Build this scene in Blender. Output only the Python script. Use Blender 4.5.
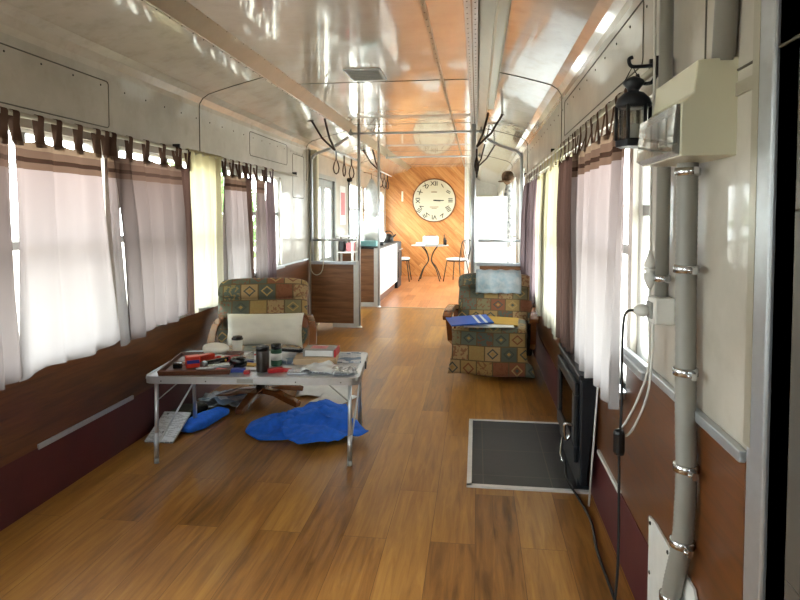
import bpy, bmesh, math, random
from mathutils import Vector, Matrix, noise
random.seed(7)
PI = math.pi
SC = bpy.context.scene
COL = SC.collection
for o in list(bpy.data.objects):
    bpy.data.objects.remove(o)

# ------------------------------------------------------------------ camera
cam_d = bpy.data.cameras.new('camera'); cam = bpy.data.objects.new('camera', cam_d); COL.objects.link(cam)
cam_d.sensor_width = 36; cam_d.lens = 27.0           # f = 600 px on an 800 px frame
cam_d.shift_y = -58 / 800                            # the photo is an off-centre crop
cam_d.clip_start = 0.02; cam_d.clip_end = 200
cam.location = (0, 0, 1.39)
cam.rotation_euler = (math.radians(90 - 2.5), 0, math.radians(7.3))
SC.camera = cam

# ------------------------------------------------------------------ world and light
W = bpy.data.worlds.new('overcast_sky'); SC.world = W; W.use_nodes = True
bg = W.node_tree.nodes['Background']; bg.inputs[0].default_value = (0.97, 0.98, 1.0, 1); bg.inputs[1].default_value = 7.5
sd = bpy.data.lights.new('sun', 'SUN'); sd.energy = 1.0; sd.angle = math.radians(12); sd.color = (1, .93, .82)
sun = bpy.data.objects.new('sun', sd); COL.objects.link(sun); sun.rotation_euler = (math.radians(20), math.radians(-52), 0)

def portal(x, y0, y1, z0, z1, side):
    d = bpy.data.lights.new('window_portal', 'AREA'); d.shape = 'RECTANGLE'
    d.size = z1 - z0; d.size_y = y1 - y0; d.cycles.is_portal = True
    o = bpy.data.objects.new('window_portal', d); COL.objects.link(o)
    o.location = (x, (y0 + y1) / 2, (z0 + z1) / 2)
    o.rotation_euler = (0, PI / 2 if side < 0 else -PI / 2, 0)   # -Z points into the coach
    if side < 0: o.rotation_euler = (0, -PI / 2, 0)
    else: o.rotation_euler = (0, PI / 2, 0)

vs = SC.view_settings
vs.view_transform = 'Standard'; vs.look = 'None'; vs.gamma = 1.0; vs.use_curve_mapping = False
vs.exposure = 1.35

# ------------------------------------------------------------------ materials
def lin(h):
    h = h.lstrip('#'); v = [int(h[i:i+2], 16) / 255 for i in (0, 2, 4)]
    return tuple(c / 12.92 if c <= .04045 else ((c + .055) / 1.055) ** 2.4 for c in v) + (1,)
def C(c):
    return lin(c) if isinstance(c, str) else (tuple(c) + (1,))[:4]
MATS = {}
class NT:
    def __init__(s, name):
        s.m = bpy.data.materials.new(name); s.m.use_nodes = True; s.t = s.m.node_tree
        s.b = s.t.nodes['Principled BSDF']; s.out = s.t.nodes['Material Output']; MATS[name] = s.m
    def n(s, ty, **kw):
        nd = s.t.nodes.new(ty)
        for k, v in kw.items():
            if hasattr(nd, k): setattr(nd, k, v)
            else: nd.inputs[k.replace('_', ' ')].default_value = v
        return nd
    def l(s, a, b): s.t.links.new(a, b)
    def coord(s, scale=(1, 1, 1), rot=(0, 0, 0), loc=(0, 0, 0)):
        tc = s.n('ShaderNodeTexCoord'); mp = s.n('ShaderNodeMapping')
        mp.inputs['Scale'].default_value = scale; mp.inputs['Rotation'].default_value = rot; mp.inputs['Location'].default_value = loc
        s.l(tc.outputs['Object'], mp.inputs['Vector']); return mp.outputs[0]
    def noise(s, vec, scale, detail=3, rough=.55, dist=0):
        nd = s.n('ShaderNodeTexNoise'); nd.inputs['Scale'].default_value = scale; nd.inputs['Detail'].default_value = detail
        nd.inputs['Roughness'].default_value = rough; nd.inputs['Distortion'].default_value = dist
        s.l(vec, nd.inputs['Vector']); return nd.outputs['Fac']
    def ramp(s, fac, stops, interp='LINEAR'):
        r = s.n('ShaderNodeValToRGB'); r.color_ramp.interpolation = interp; e = r.color_ramp.elements
        while len(e) < len(stops): e.new(.5)
        for i, (p, c) in enumerate(stops): e[i].position = p; e[i].color = C(c)
        s.l(fac, r.inputs[0]); return r.outputs[0]
    def mix(s, fac, a, b, mode='MIX'):
        m = s.n('ShaderNodeMix'); m.data_type = 'RGBA'; m.blend_type = mode
        for sock, v in ((m.inputs[0], fac), (m.inputs[6], a), (m.inputs[7], b)):
            if hasattr(v, 'is_output'): s.l(v, sock)
            else: sock.default_value = v if not isinstance(v, str) and not isinstance(v, tuple) else C(v)
        return m.outputs[2]
    def math(s, op, a, b=0.0):
        m = s.n('ShaderNodeMath'); m.operation = op
        for i, v in ((0, a), (1, b)):
            if hasattr(v, 'is_output'): s.l(v, m.inputs[i])
            else: m.inputs[i].default_value = v
        return m.outputs[0]
    def bump(s, h, strength=.2, dist=.01):
        b = s.n('ShaderNodeBump'); b.inputs['Strength'].default_value = strength; b.inputs['Distance'].default_value = dist
        s.l(h, b.inputs['Height']); s.l(b.outputs[0], s.b.inputs['Normal'])
    def base(s, c): 
        if hasattr(c, 'is_output'): s.l(c, s.b.inputs['Base Color'])
        else: s.b.inputs['Base Color'].default_value = C(c)
    def set(s, **kw):
        for k, v in kw.items(): s.b.inputs[k.replace('_', ' ')].default_value = v

def plain(name, col, rough=.5, metal=0., var=.12, scale=14., bump=0., coat=0., two=None):
    """one colour with a soft mottled variation"""
    if name in MATS: return MATS[name]
    t = NT(name); v = t.coord()
    c = C(col); d = C(two) if two else tuple(x * (1 - var) for x in c[:3]) + (1,)
    h = t.noise(v, scale, 4)
    t.base(t.ramp(h, [(.3, d), (.7, c)]))
    t.set(Roughness=rough, Metallic=metal)
    if coat: t.set(Coat_Weight=coat, Coat_Roughness=.08)
    if bump: t.bump(t.noise(v, scale * 5, 3), bump, .004)
    return t.m

def planks(name, cols, pw, pl, rough, along='y', streak=1.0, rot=0., gap='#2a1708', coat=.0, kn=0.):
    t = NT(name)
    r = (0, 0, PI / 2) if along == 'y' else (0, 0, 0)
    if along == 'xz': r = (PI / 2, 0, 0)
    tc = t.n('ShaderNodeTexCoord')
    if along == 'xz':
        sx = t.n('ShaderNodeSeparateXYZ'); t.l(tc.outputs['Object'], sx.inputs[0])
        cb = t.n('ShaderNodeCombineXYZ'); t.l(sx.outputs[0], cb.inputs[0]); t.l(sx.outputs[2], cb.inputs[1])
        mp = t.n('ShaderNodeMapping'); mp.inputs['Rotation'].default_value = (0, 0, rot); t.l(cb.outputs[0], mp.inputs[0])
    elif along == 'yz':
        sx = t.n('ShaderNodeSeparateXYZ'); t.l(tc.outputs['Object'], sx.inputs[0])
        cb = t.n('ShaderNodeCombineXYZ'); t.l(sx.outputs[1], cb.inputs[0]); t.l(sx.outputs[2], cb.inputs[1])
        mp = t.n('ShaderNodeMapping'); mp.inputs['Rotation'].default_value = (0, 0, rot); t.l(cb.outputs[0], mp.inputs[0])
    else:
        mp = t.n('ShaderNodeMapping'); mp.inputs['Rotation'].default_value = r; t.l(tc.outputs['Object'], mp.inputs[0])
    v = mp.outputs[0]
    bk = t.n('ShaderNodeTexBrick'); t.l(v, bk.inputs['Vector'])
    bk.inputs['Scale'].default_value = 1; bk.inputs['Brick Width'].default_value = pl; bk.inputs['Row Height'].default_value = pw
    bk.inputs['Mortar Size'].default_value = .0012; bk.inputs['Mortar Smooth'].default_value = .3; bk.offset = .37
    bk.inputs['Color1'].default_value = (0, 0, 0, 1); bk.inputs['Color2'].default_value = (1, 1, 1, 1); bk.inputs['Mortar'].default_value = (.5, .5, .5, 1)
    mp2 = t.n('ShaderNodeMapping'); mp2.inputs['Scale'].default_value = (1.2, 14, 1); t.l(v, mp2.inputs[0])
    # every plank shifts its grain
    ad = t.n('ShaderNodeVectorMath'); ad.operation = 'ADD'; t.l(mp2.outputs[0], ad.inputs[0])
    sc = t.n('ShaderNodeVectorMath'); sc.operation = 'SCALE'; t.l(bk.outputs['Color'], sc.inputs[0]); sc.inputs['Scale'].default_value = 9
    t.l(sc.outputs[0], ad.inputs[1])
    g = t.noise(ad.outputs[0], 2.2, 6, .62, .6)
    g2 = t.noise(mp.outputs[0], 1.3, 2)
    f = t.math('ADD', t.math('MULTIPLY', g, .75 * streak), t.math('MULTIPLY', bk.outputs['Color'], .22))
    f = t.math('ADD', f, t.math('MULTIPLY', t.math('SUBTRACT', g2, .5), .25))
    col = t.ramp(f, [(.22, cols[0]), (.47, cols[1]), (.75, cols[2])])
    if kn:
        vo = t.n('ShaderNodeTexVoronoi'); vo.inputs['Scale'].default_value = kn
        mp3 = t.n('ShaderNodeMapping'); mp3.inputs['Scale'].default_value = (.5, 1.3, 1); t.l(v, mp3.inputs[0]); t.l(mp3.outputs[0], vo.inputs['Vector'])
        k = t.ramp(vo.outputs['Distance'], [(.0, (1, 1, 1)), (.09, (0, 0, 0))])
        col = t.mix(t.math('MULTIPLY', k, .7), col, C(cols[0]))
    col = t.mix(bk.outputs['Fac'], col, C(gap))
    t.base(col); t.set(Roughness=rough)
    if coat: t.set(Coat_Weight=coat, Coat_Roughness=.1)
    rr = t.n('ShaderNodeMapRange'); t.l(g, rr.inputs[0]); rr.inputs['To Min'].default_value = rough * .8; rr.inputs['To Max'].default_value = rough * 1.3
    t.l(rr.outputs[0], t.b.inputs['Roughness'])
    t.bump(t.math('SUBTRACT', t.math('MULTIPLY', g, .06), bk.outputs['Fac']), .1, .0015)
    return t.m

planks('oak_laminate', ['#54330f', '#90602a', '#b58640'], .19, 1.25, .3, gap='#5b3512', kn=1.6)
planks('red_plank_floor', ['#96522e', '#bc7848', '#d29868'], .15, .6, .3, gap='#6a3a20')
planks('diagonal_pine', ['#8e5424', '#bf7f44', '#d6a468'], .095, 3.0, .38, along='xz', rot=PI / 4 * 1.0, gap='#6b3710')
planks('brown_veneer', ['#3a200e', '#653b1d', '#7c4c27'], .8, 3.2, .3, along='yz', rot=.0, gap='#4a2810')
planks('cabinet_veneer', ['#5a3c26', '#8a6040', '#a37a56'], .9, 3, .4, along='xz', gap='#5a3018')

def enamel(name, c1, c2, rough, wave=.25, coat=.6, dirt=.25):
    """old glossy paint on slightly rippled sheet metal"""
    t = NT(name); v = t.coord()
    n1 = t.noise(v, 1.6, 5, .6); n2 = t.noise(t.coord((1, 1, 1)), 9, 4, .6)
    c = t.ramp(n1, [(.32, c1), (.68, c2)])
    c = t.mix(t.math('MULTIPLY', t.ramp(n2, [(.5, (0, 0, 0)), (.72, (1, 1, 1))]), dirt), c, '#8f816a')
    t.base(c); t.set(Roughness=rough, Coat_Weight=coat, Coat_Roughness=.05)
    b = t.noise(t.coord((1, 1.0, 1)), 1.7, 1)
    t.bump(b, wave, .06)
    return t.m
enamel('wall_enamel', '#a39c8f', '#c2bbae', .34, .12, .35)
enamel('ceiling_enamel', '#ccb9a8', '#dccdbf', .16, .6, .9, .12)
enamel('cove_enamel', '#c2baac', '#d6cfc2', .16, .22, .8)
plain('strip_metal', '#a8a18f', .3, .3, .15, 6)
plain('seam_dark', '#5a554a', .6)
plain('rivet', '#3c3832', .4, .5)
plain('bright_metal', '#e2e2e2', .3, .25, .12, 20)
plain('chrome', '#d0d2d4', .2, 1.0, .1, 20)
plain('aluminium', '#c3c7cb', .34, .75, .1, 30)
plain('grey_paint', '#9c9f9c', .4, .1)
plain('white_paint', '#dcdcd6', .4)
plain('red_lino', '#561f20', .55, 0, .3, 5)
plain('black_rubber', '#0c0c0d', .6)
plain('black_iron', '#20242a', .42, .3, .3, 12)
plain('dark_metal', '#2b2723', .45, .5)
plain('cream_plastic', '#cfcab0', .28, 0, .05, 4)
plain('grey_plastic', '#8f8d86', .45); plain('door_grey', '#5d5952', .4, .3)
plain('white_plastic', '#d9d7d0', .4)
plain('black_plastic', '#101113', .35)
plain('pvc_grey', '#8b8880', .45, 0, .12, 8)
plain('foliage', '#5f8a3a', .7, 0, .5, 3)
plain('bounce_ground', '#b9b3a6', .9, 0, .3, .8)
plain('bark', '#4c3a2a', .9, 0, .4, 8, .5)

def cloth(name, top, low, transl, zs=None, band=None):
    t = NT(name); v = t.coord()
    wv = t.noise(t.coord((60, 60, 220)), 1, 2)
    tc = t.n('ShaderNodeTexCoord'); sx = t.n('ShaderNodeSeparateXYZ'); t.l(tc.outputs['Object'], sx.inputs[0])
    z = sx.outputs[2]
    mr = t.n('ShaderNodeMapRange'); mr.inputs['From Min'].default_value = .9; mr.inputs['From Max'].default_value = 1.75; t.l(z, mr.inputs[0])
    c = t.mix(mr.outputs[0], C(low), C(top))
    if band:   # woven stripes along the header
        mr2 = t.n('ShaderNodeMapRange'); mr2.inputs['From Min'].default_value = 1.58; mr2.inputs['From Max'].default_value = 1.76; t.l(z, mr2.inputs[0])
        st = t.ramp(mr2.outputs[0], [(0, '#ffffff'), (.12, band[0]), (.3, band[1]), (.42, band[0]), (.62, band[2]), (.8, band[0])], 'CONSTANT')
        f = t.ramp(mr2.outputs[0], [(0, (0, 0, 0)), (.12, (1, 1, 1))], 'CONSTANT')
        c = t.mix(f, c, st)
    c = t.mix(t.math('MULTIPLY', wv, .15), c, (.1, .08, .07, 1), 'MULTIPLY') if False else c
    df = t.n('ShaderNodeBsdfDiffuse'); tr = t.n('ShaderNodeBsdfTranslucent'); t.l(c, df.inputs[0]); t.l(c, tr.inputs[0])
    ms = t.n('ShaderNodeMixShader'); ms.inputs[0].default_value = transl; t.l(df.outputs[0], ms.inputs[1]); t.l(tr.outputs[0], ms.inputs[2])
    b = t.n('ShaderNodeBump'); b.inputs['Strength'].default_value = .12; b.inputs['Distance'].default_value = .002; t.l(wv, b.inputs['Height'])
    t.l(b.outputs[0], df.inputs['Normal']); t.l(b.outputs[0], tr.inputs['Normal'])
    t.l(ms.outputs[0], t.out.inputs[0]); return t.m
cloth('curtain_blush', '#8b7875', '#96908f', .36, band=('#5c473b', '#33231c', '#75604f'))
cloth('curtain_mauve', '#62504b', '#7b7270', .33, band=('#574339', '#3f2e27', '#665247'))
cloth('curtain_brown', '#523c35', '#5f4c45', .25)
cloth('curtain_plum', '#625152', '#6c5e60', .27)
cloth('curtain_cream', '#b8ae8c', '#b8b4a4', .42)

def glass(name, tint, gloss=.08):
    t = NT(name)
    tr = t.n('ShaderNodeBsdfTransparent'); tr.inputs[0].default_value = C(tint)
    gl = t.n('ShaderNodeBsdfGlossy'); gl.inputs['Roughness'].default_value = .02
    ms = t.n('ShaderNodeMixShader'); ms.inputs[0].default_value = gloss
    t.l(tr.outputs[0], ms.inputs[1]); t.l(gl.outputs[0], ms.inputs[2]); t.l(ms.outputs[0], t.out.inputs[0]); return t.m
glass('window_glass', (.93, .97, .96)); glass('smoked_cover', (.6, .6, .56), .35); glass('lantern_glass', (.8, .8, .78), .2)
glass('stove_glass', (.25, .22, .2), .25)

def patchwork():
    t = NT('patchwork_fabric'); tc = t.n('ShaderNodeTexCoord'); sx = t.n('ShaderNodeSeparateXYZ'); t.l(tc.outputs['Object'], sx.inputs[0])
    S = 1 / .135
    u = t.math('MULTIPLY', t.math('ADD', sx.outputs[0], 5.03), S)
    vv = t.math('MULTIPLY', t.math('ADD', t.math('ADD', sx.outputs[2], t.math('MULTIPLY', sx.outputs[1], .75)), 5.0), S)
    row = t.math('FLOOR', vv)
    u = t.math('ADD', u, t.math('MULTIPLY', row, .5))
    cu = t.math('FLOOR', u)
    cb = t.n('ShaderNodeCombineXYZ'); t.l(cu, cb.inputs[0]); t.l(row, cb.inputs[1])
    wn = t.n('ShaderNodeTexWhiteNoise'); t.l(cb.outputs[0], wn.inputs['Vector'])
    a = t.ramp(wn.outputs['Value'], [(0, '#57655a'), (.2, '#a3854f'), (.4, '#45564f'), (.55, '#ad9068'), (.7, '#874c33'), (.84, '#7d7858'), (.93, '#425a58')], 'CONSTANT')
    wn2 = t.n('ShaderNodeTexWhiteNoise'); ad = t.n('ShaderNodeVectorMath'); ad.operation = 'ADD'; t.l(cb.outputs[0], ad.inputs[0]); ad.inputs[1].default_value = (17.3, 4.1, 2); t.l(ad.outputs[0], wn2.inputs['Vector'])
    b = t.ramp(wn2.outputs['Value'], [(0, '#a58d55'), (.3, '#7d3f26'), (.5, '#2f4444'), (.75, '#b79a62')], 'CONSTANT')
    c3 = t.ramp(wn2.outputs['Value'], [(0, '#7b3a22'), (.3, '#a58d55'), (.5, '#b08a4a'), (.75, '#3a4c48')], 'CONSTANT')
    fu = t.math('ABSOLUTE', t.math('SUBTRACT', t.math('FRACT', u), .5)); fv = t.math('ABSOLUTE', t.math('SUBTRACT', t.math('FRACT', vv), .5))
    d = t.math('ADD', fu, fv)
    sq = t.math('GREATER_THAN', wn2.outputs['Value'], .42)
    c = t.mix(t.math('MULTIPLY', t.math('LESS_THAN', d, .36), sq), a, b)
    c = t.mix(t.math('MULTIPLY', t.math('LESS_THAN', d, .25), sq), c, a)
    c = t.mix(t.math('MULTIPLY', t.math('LESS_THAN', d, .13), sq), c, c3)
    mot = t.noise(t.coord(), 42, 1); c = t.mix(t.math('MULTIPLY', t.math('GREATER_THAN', mot, .56), t.math('MULTIPLY', t.math('SUBTRACT', 1, sq), .7)), c, c3)
    e = t.math('GREATER_THAN', t.math('MAXIMUM', fu, fv), .465)
    c = t.mix(e, c, '#5c4a30')
    n = t.noise(t.coord(), 90, 3); c = t.mix(t.math('MULTIPLY', n, .5), c, '#6e5a3c')
    t.base(c); t.set(Roughness=.9); t.b.inputs['Sheen Weight'].default_value = .2
    t.bump(n, .3, .003)
patchwork()

def newsprint(name, paper='#c9ccd0', ink='#4a4d55', blk=.27):
    t = NT(name); v = t.coord()
    bk = t.n('ShaderNodeTexBrick'); t.l(v, bk.inputs['Vector']); bk.inputs['Scale'].default_value = 1
    bk.inputs['Brick Width'].default_value = .034; bk.inputs['Row Height'].default_value = .008; bk.inputs['Mortar Size'].default_value = .0026
    bk.inputs['Color1'].default_value = (0, 0, 0, 1); bk.inputs['Color2'].default_value = (1, 1, 1, 1); bk.inputs['Mortar'].default_value = (0, 0, 0, 1)
    big = t.noise(v, 9, 1)
    f = t.math('MULTIPLY', t.math('GREATER_THAN', bk.outputs['Color'], .45), .7)
    c = t.mix(f, C(paper), C(ink))
    c = t.mix(t.math('MULTIPLY', t.math('GREATER_THAN', big, 1 - blk - .03), .8), c, C(ink))
    t.base(c); t.set(Roughness=.7); return t.m
newsprint('newsprint'); newsprint('magazine_page', '#c6cbd2', '#4b6a8c', .42)

def tiles():
    t = NT('slate_tile'); v = t.coord((1, 1, 1), (0, 0, 0), (.23, .32, 0))
    bk = t.n('ShaderNodeTexBrick'); t.l(v, bk.inputs['Vector']); bk.offset = 0; bk.inputs['Scale'].default_value = 1
    bk.inputs['Brick Width'].default_value = .35; bk.inputs['Row Height'].default_value = .35; bk.inputs['Mortar Size'].default_value = .003
    bk.inputs['Color1'].default_value = C('#20262c'); bk.inputs['Color2'].default_value = C('#262c32'); bk.inputs['Mortar'].default_value = C('#4c4a44')
    n = t.noise(v, 12, 5)
    t.base(t.mix(t.math('MULTIPLY', n, .35), bk.outputs['Color'], '#3a4148')); t.set(Roughness=.38)
    t.bump(t.math('SUBTRACT', n, bk.outputs['Fac']), .12, .003)
tiles()

# ------------------------------------------------------------------ mesh helpers
WM = {}       # object -> world matrix
def wm(o): return WM.get(o.name, Matrix.Identity(4))
def tag(o, label=None, cat=None, group=None, kind=None):
    if label: o['label'] = label
    if cat: o['category'] = cat
    if group: o['group'] = group
    if kind: o['kind'] = kind
    return o
def thing(name, label, cat, loc=(0, 0, 0), rz=0., group=None, kind=None):
    o = bpy.data.objects.new(name, None); COL.objects.link(o); o.empty_display_size = .1
    o.location = loc; o.rotation_euler = (0, 0, rz)
    WM[o.name] = Matrix.Translation(Vector(loc)) @ Matrix.Rotation(rz, 4, 'Z')
    return tag(o, label, cat, group, kind)

class MB:
    def __init__(s): s.bm = bmesh.new()
    def _add(s, vs, fs, smooth=False):
        bv = [s.bm.verts.new(v) for v in vs]
        for f in fs:
            try: fc = s.bm.faces.new([bv[i] for i in f]); fc.smooth = smooth
            except ValueError: pass
        return bv
    def box(s, c, size, rot=(0, 0, 0), bevel=0.):
        x, y, z = [d / 2 for d in size]; R = Matrix.Rotation(rot[2], 3, 'Z') @ Matrix.Rotation(rot[1], 3, 'Y') @ Matrix.Rotation(rot[0], 3, 'X')
        tb = bmesh.new()
        vs = [tb.verts.new((a, b, d)) for a in (-x, x) for b in (-y, y) for d in (-z, z)]
        for f in ((0, 1, 3, 2), (4, 6, 7, 5), (0, 4, 5, 1), (2, 3, 7, 6), (0, 2, 6, 4), (1, 5, 7, 3)): tb.faces.new([vs[i] for i in f])
        if bevel: bmesh.ops.bevel(tb, geom=list(tb.edges), offset=min(bevel, min(size) * .45), segments=2, affect='EDGES', profile=.5)
        tb.verts.ensure_lookup_table(); tb.verts.index_update()
        s._add([R @ v.co + Vector(c) for v in tb.verts], [[v.index for v in f.verts] for f in tb.faces]); tb.free(); return s
    def b2(s, x0, x1, y0, y1, z0, z1, bevel=0.): return s.box(((x0+x1)/2, (y0+y1)/2, (z0+z1)/2), (abs(x1-x0), abs(y1-y0), abs(z1-z0)), bevel=bevel)
    def tube(s, pts, r, seg=10, closed=False, caps=True):
        pts = [Vector(p) for p in pts]; n = len(pts); rs = r if isinstance(r, (list, tuple)) else [r] * n
        tang = []
        for i in range(n):
            a = pts[(i - 1) % n] if (closed or i > 0) else pts[i]; b = pts[(i + 1) % n] if (closed or i < n - 1) else pts[i]
            tang.append((b - a).normalized())
        up = Vector((0, 0, 1)) if abs(tang[0].z) < .9 else Vector((1, 0, 0))
        nrm = tang[0].cross(up).normalized(); vs = []
        for i in range(n):
            t = tang[i]; nrm = (nrm - t * nrm.dot(t))
            nrm = nrm.normalized() if nrm.length > 1e-6 else t.orthogonal().normalized()
            bn = t.cross(nrm)
            for k in range(seg):
                a = 2 * PI * k / seg; vs.append(pts[i] + (nrm * math.cos(a) + bn * math.sin(a)) * rs[i])
        fs = []
        for i in range(n if closed else n - 1):
            j = (i + 1) % n
            for k in range(seg): fs.append((i*seg+k, i*seg+(k+1) % seg, j*seg+(k+1) % seg, j*seg+k))
        if caps and not closed: fs += [tuple(range(seg))[::-1], tuple((n-1)*seg+k for k in range(seg))]
        s._add(vs, fs, True); return s
    def lathe(s, prof, c=(0, 0, 0), seg=20, rot=None):
        vs = []; R = rot or Matrix.Identity(3)
        for r, z in prof:
            for k in range(seg): a = 2*PI*k/seg; vs.append(R @ Vector((r*math.cos(a), r*math.sin(a), z)) + Vector(c))
        fs = [(i*seg+k, i*seg+(k+1) % seg, (i+1)*seg+(k+1) % seg, (i+1)*seg+k) for i in range(len(prof)-1) for k in range(seg)]
        fs += [tuple(range(seg))[::-1], tuple((len(prof)-1)*seg+k for k in range(seg))]
        s._add(vs, fs, seg > 8); return s
    def grid(s, f, nu, nv, smooth=True):
        vs = [f(i / nu, j / nv) for j in range(nv + 1) for i in range(nu + 1)]
        s._add(vs, [(j*(nu+1)+i, j*(nu+1)+i+1, (j+1)*(nu+1)+i+1, (j+1)*(nu+1)+i) for j in range(nv) for i in range(nu)], smooth); return s
    def prism(s, poly, d, axis='y', c=(0, 0, 0)):
        """poly in the plane across AXIS, swept d0..d1"""
        def P(a, b, t):
            return {'y': (a, t, b), 'x': (t, a, b), 'z': (a, b, t)}[axis]
        n = len(poly); vs = [Vector(P(a, b, d[0])) + Vector(c) for a, b in poly] + [Vector(P(a, b, d[1])) + Vector(c) for a, b in poly]
        fs = [(i, (i+1) % n, n+(i+1) % n, n+i) for i in range(n)] + [tuple(range(n))[::-1], tuple(range(n, 2*n))]
        s._add(vs, fs); return s
    def puff(s, c, size, e=.35, rot=(0, 0, 0), nu=28, nv=16, wob=0.):
        R = Matrix.Rotation(rot[2], 3, 'Z') @ Matrix.Rotation(rot[1], 3, 'Y') @ Matrix.Rotation(rot[0], 3, 'X')
        def sp(v, e): return math.copysign(abs(v) ** e, v)
        vs = []
        for j in range(nv + 1):
            ph = -PI/2 + PI*j/nv
            for i in range(nu):
                th = 2*PI*i/nu
                p = Vector((sp(math.cos(ph), e)*sp(math.cos(th), e)*size[0]/2, sp(math.cos(ph), e)*sp(math.sin(th), e)*size[1]/2, sp(math.sin(ph), e)*size[2]/2))
                if wob: p += noise.noise_vector(p*9 + Vector(c)) * wob
                vs.append(R @ p + Vector(c))
        fs = [(j*nu+i, j*nu+(i+1) % nu, (j+1)*nu+(i+1) % nu, (j+1)*nu+i) for j in range(nv) for i in range(nu)]
        s._add(vs, fs, True); bmesh.ops.remove_doubles(s.bm, verts=s.bm.verts, dist=1e-5); return s
    def ribbon(s, pts, w, h, side=(1, 0, 0)):
        """rectangular section w (along SIDE) x h swept along pts"""
        pts = [Vector(p) for p in pts]; sd = Vector(side); n = len(pts); ws = w if isinstance(w, (list, tuple)) else [w]*n; vs = []
        for i in range(n):
            t = (pts[min(i+1, n-1)] - pts[max(i-1, 0)]).normalized(); up = sd.cross(t).normalized()
            for a, b in ((-1, -1), (1, -1), (1, 1), (-1, 1)): vs.append(pts[i] + sd*a*ws[i]/2 + up*b*h/2)
        fs = [(i*4+k, i*4+(k+1) % 4, (i+1)*4+(k+1) % 4, (i+1)*4+k) for i in range(n-1) for k in range(4)] + [(3, 2, 1, 0), tuple((n-1)*4+k for k in range(4))]
        s._add(vs, fs, False); return s
    def build(s, name, mat, parent=None, label=None, cat=None, group=None, kind=None, local=False, bevel=0., solid=0., subd=0, smooth=None):
        bmesh.ops.recalc_face_normals(s.bm, faces=s.bm.faces)
        me = bpy.data.meshes.new(name); 
        if parent is not None and not local: s.bm.transform(wm(parent).inverted())
        if smooth is not None:
            for f in s.bm.faces: f.smooth = smooth
        s.bm.to_mesh(me); s.bm.free()
        o = bpy.data.objects.new(name, me); COL.objects.link(o); me.materials.append(MATS[mat])
        if parent is not None: o.parent = parent; WM[o.name] = wm(parent)
        if bevel: md = o.modifiers.new('bevel', 'BEVEL'); md.width = bevel; md.segments = 2; md.limit_method = 'ANGLE'
        if solid: md = o.modifiers.new('solid', 'SOLIDIFY'); md.thickness = solid
        if subd: md = o.modifiers.new('sub', 'SUBSURF'); md.levels = subd; md.render_levels = subd
        return tag(o, label, cat, group, kind)

def copy_thing(root, loc, rz=None, label=None, group=None):
    r = root.copy(); COL.objects.link(r); r.location = loc
    if rz is not None: r.rotation_euler = (0, 0, rz)
    if label: r['label'] = label
    if group: r['group'] = group
    for ch in list(root.children):
        c = ch.copy(); COL.objects.link(c); c.parent = r
        for g in list(ch.children):
            d = g.copy(); COL.objects.link(d); d.parent = c
    return r
def arc(c, r, a0, a1, n, plane='xz'):
    out = []
    for i in range(n + 1):
        a = a0 + (a1 - a0) * i / n; u, v = r*math.cos(a), r*math.sin(a)
        out.append({'xz': (c[0]+u, c[1], c[2]+v), 'yz': (c[0], c[1]+u, c[2]+v), 'xy': (c[0]+u, c[1]+v, c[2])}[plane])
    return out
def smooth_path(pts, k=6):
    pts = [Vector(p) for p in pts]; out = []
    for i in range(len(pts) - 1):
        p0, p1, p2, p3 = pts[max(i-1, 0)], pts[i], pts[i+1], pts[min(i+2, len(pts)-1)]
        for j in range(k):
            t = j / k
            out.append(.5*((2*p1) + (p2-p0)*t + (2*p0-5*p1+4*p2-p3)*t*t + (3*p1-p0-3*p2+p3)*t**3))
    out.append(pts[-1]); return out

# ================================================================== THE COACH SHELL
XL, XR = -2.085, .585; TH = .09
Y0, Y1, YC = -1.6, 18.0, 13.7             # end behind the camera, far end, clock wall
ZW = 2.2                                   # top of the upright wall
S = dict(kind='structure')
MB().b2(XL - .1, XR + .1, Y0, 8.98, -.06, 0).build('floor', 'oak_laminate', **S)
MB().b2(XL - .1, XR + .1, 8.98, Y1, -.06, 0).build('floor', 'red_plank_floor', **S)
MB().b2(XL, XR, 8.965, 8.995, 0, .004).build('trim_1', 'strip_metal', **S)
MB().b2(-60, 60, -40, 60, -1.25, -1.2).build('ground', 'bounce_ground', **S)  # pale surface put in to bounce daylight up to the ceiling

BIG = (.5, 1.98)  # far right panes enlarged to let more light into the far end
LO = (.70, 1.80)      # panes that reach down behind the curtain hems
WL = [(.1, .7), (.85, 1.9) + LO, (2.02, 3.16) + LO, (3.3, 4.52) + LO, (4.72, 5.1) + LO, (5.16, 6.25), (9.75, 10.85, .95, 1.92), (11.05, 12.15, .95, 1.92), (12.35, 13.4, .95, 1.92)]
WR = [(2.12, 2.37), (2.43, 3.3) + LO, (3.5, 4.75) + LO, (5.0, 6.3) + LO, (6.5, 7.15), (7.6, 8.5) + BIG, (9.3, 10.4) + BIG, (10.6, 11.8) + BIG, (12.1, 13.3) + BIG, (13.9, 15.1) + BIG, (15.5, 16.8) + BIG]
ZS, ZT = .86, 1.80
DOOR = (7.5, 8.66)
def wall(name, x, side, wins, door=None, zlow=.88):
    xo = x + side * TH; m = MB(); a, b = min(x, xo), max(x, xo)
    holes = sorted([(w[0], w[1]) + (w[2:] if len(w) > 2 else (ZS, ZT)) for w in wins] + ([(door[0], door[1], 0, 1.93)] if door else []))
    y = Y0
    for h in holes:
        m.b2(a, b, y, h[0], 0, ZW)
        if h[2] > 0: m.b2(a, b, h[0], h[1], 0, h[2])
        m.b2(a, b, h[0], h[1], h[3], ZW); y = h[1]
    m.b2(a, b, y, Y1, 0, ZW)
    return m.build(name, 'wall_enamel', **S)
wl = wall('wall_left', XL, -1, WL, DOOR); wr = wall('wall_right', XR, 1, WR)
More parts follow.
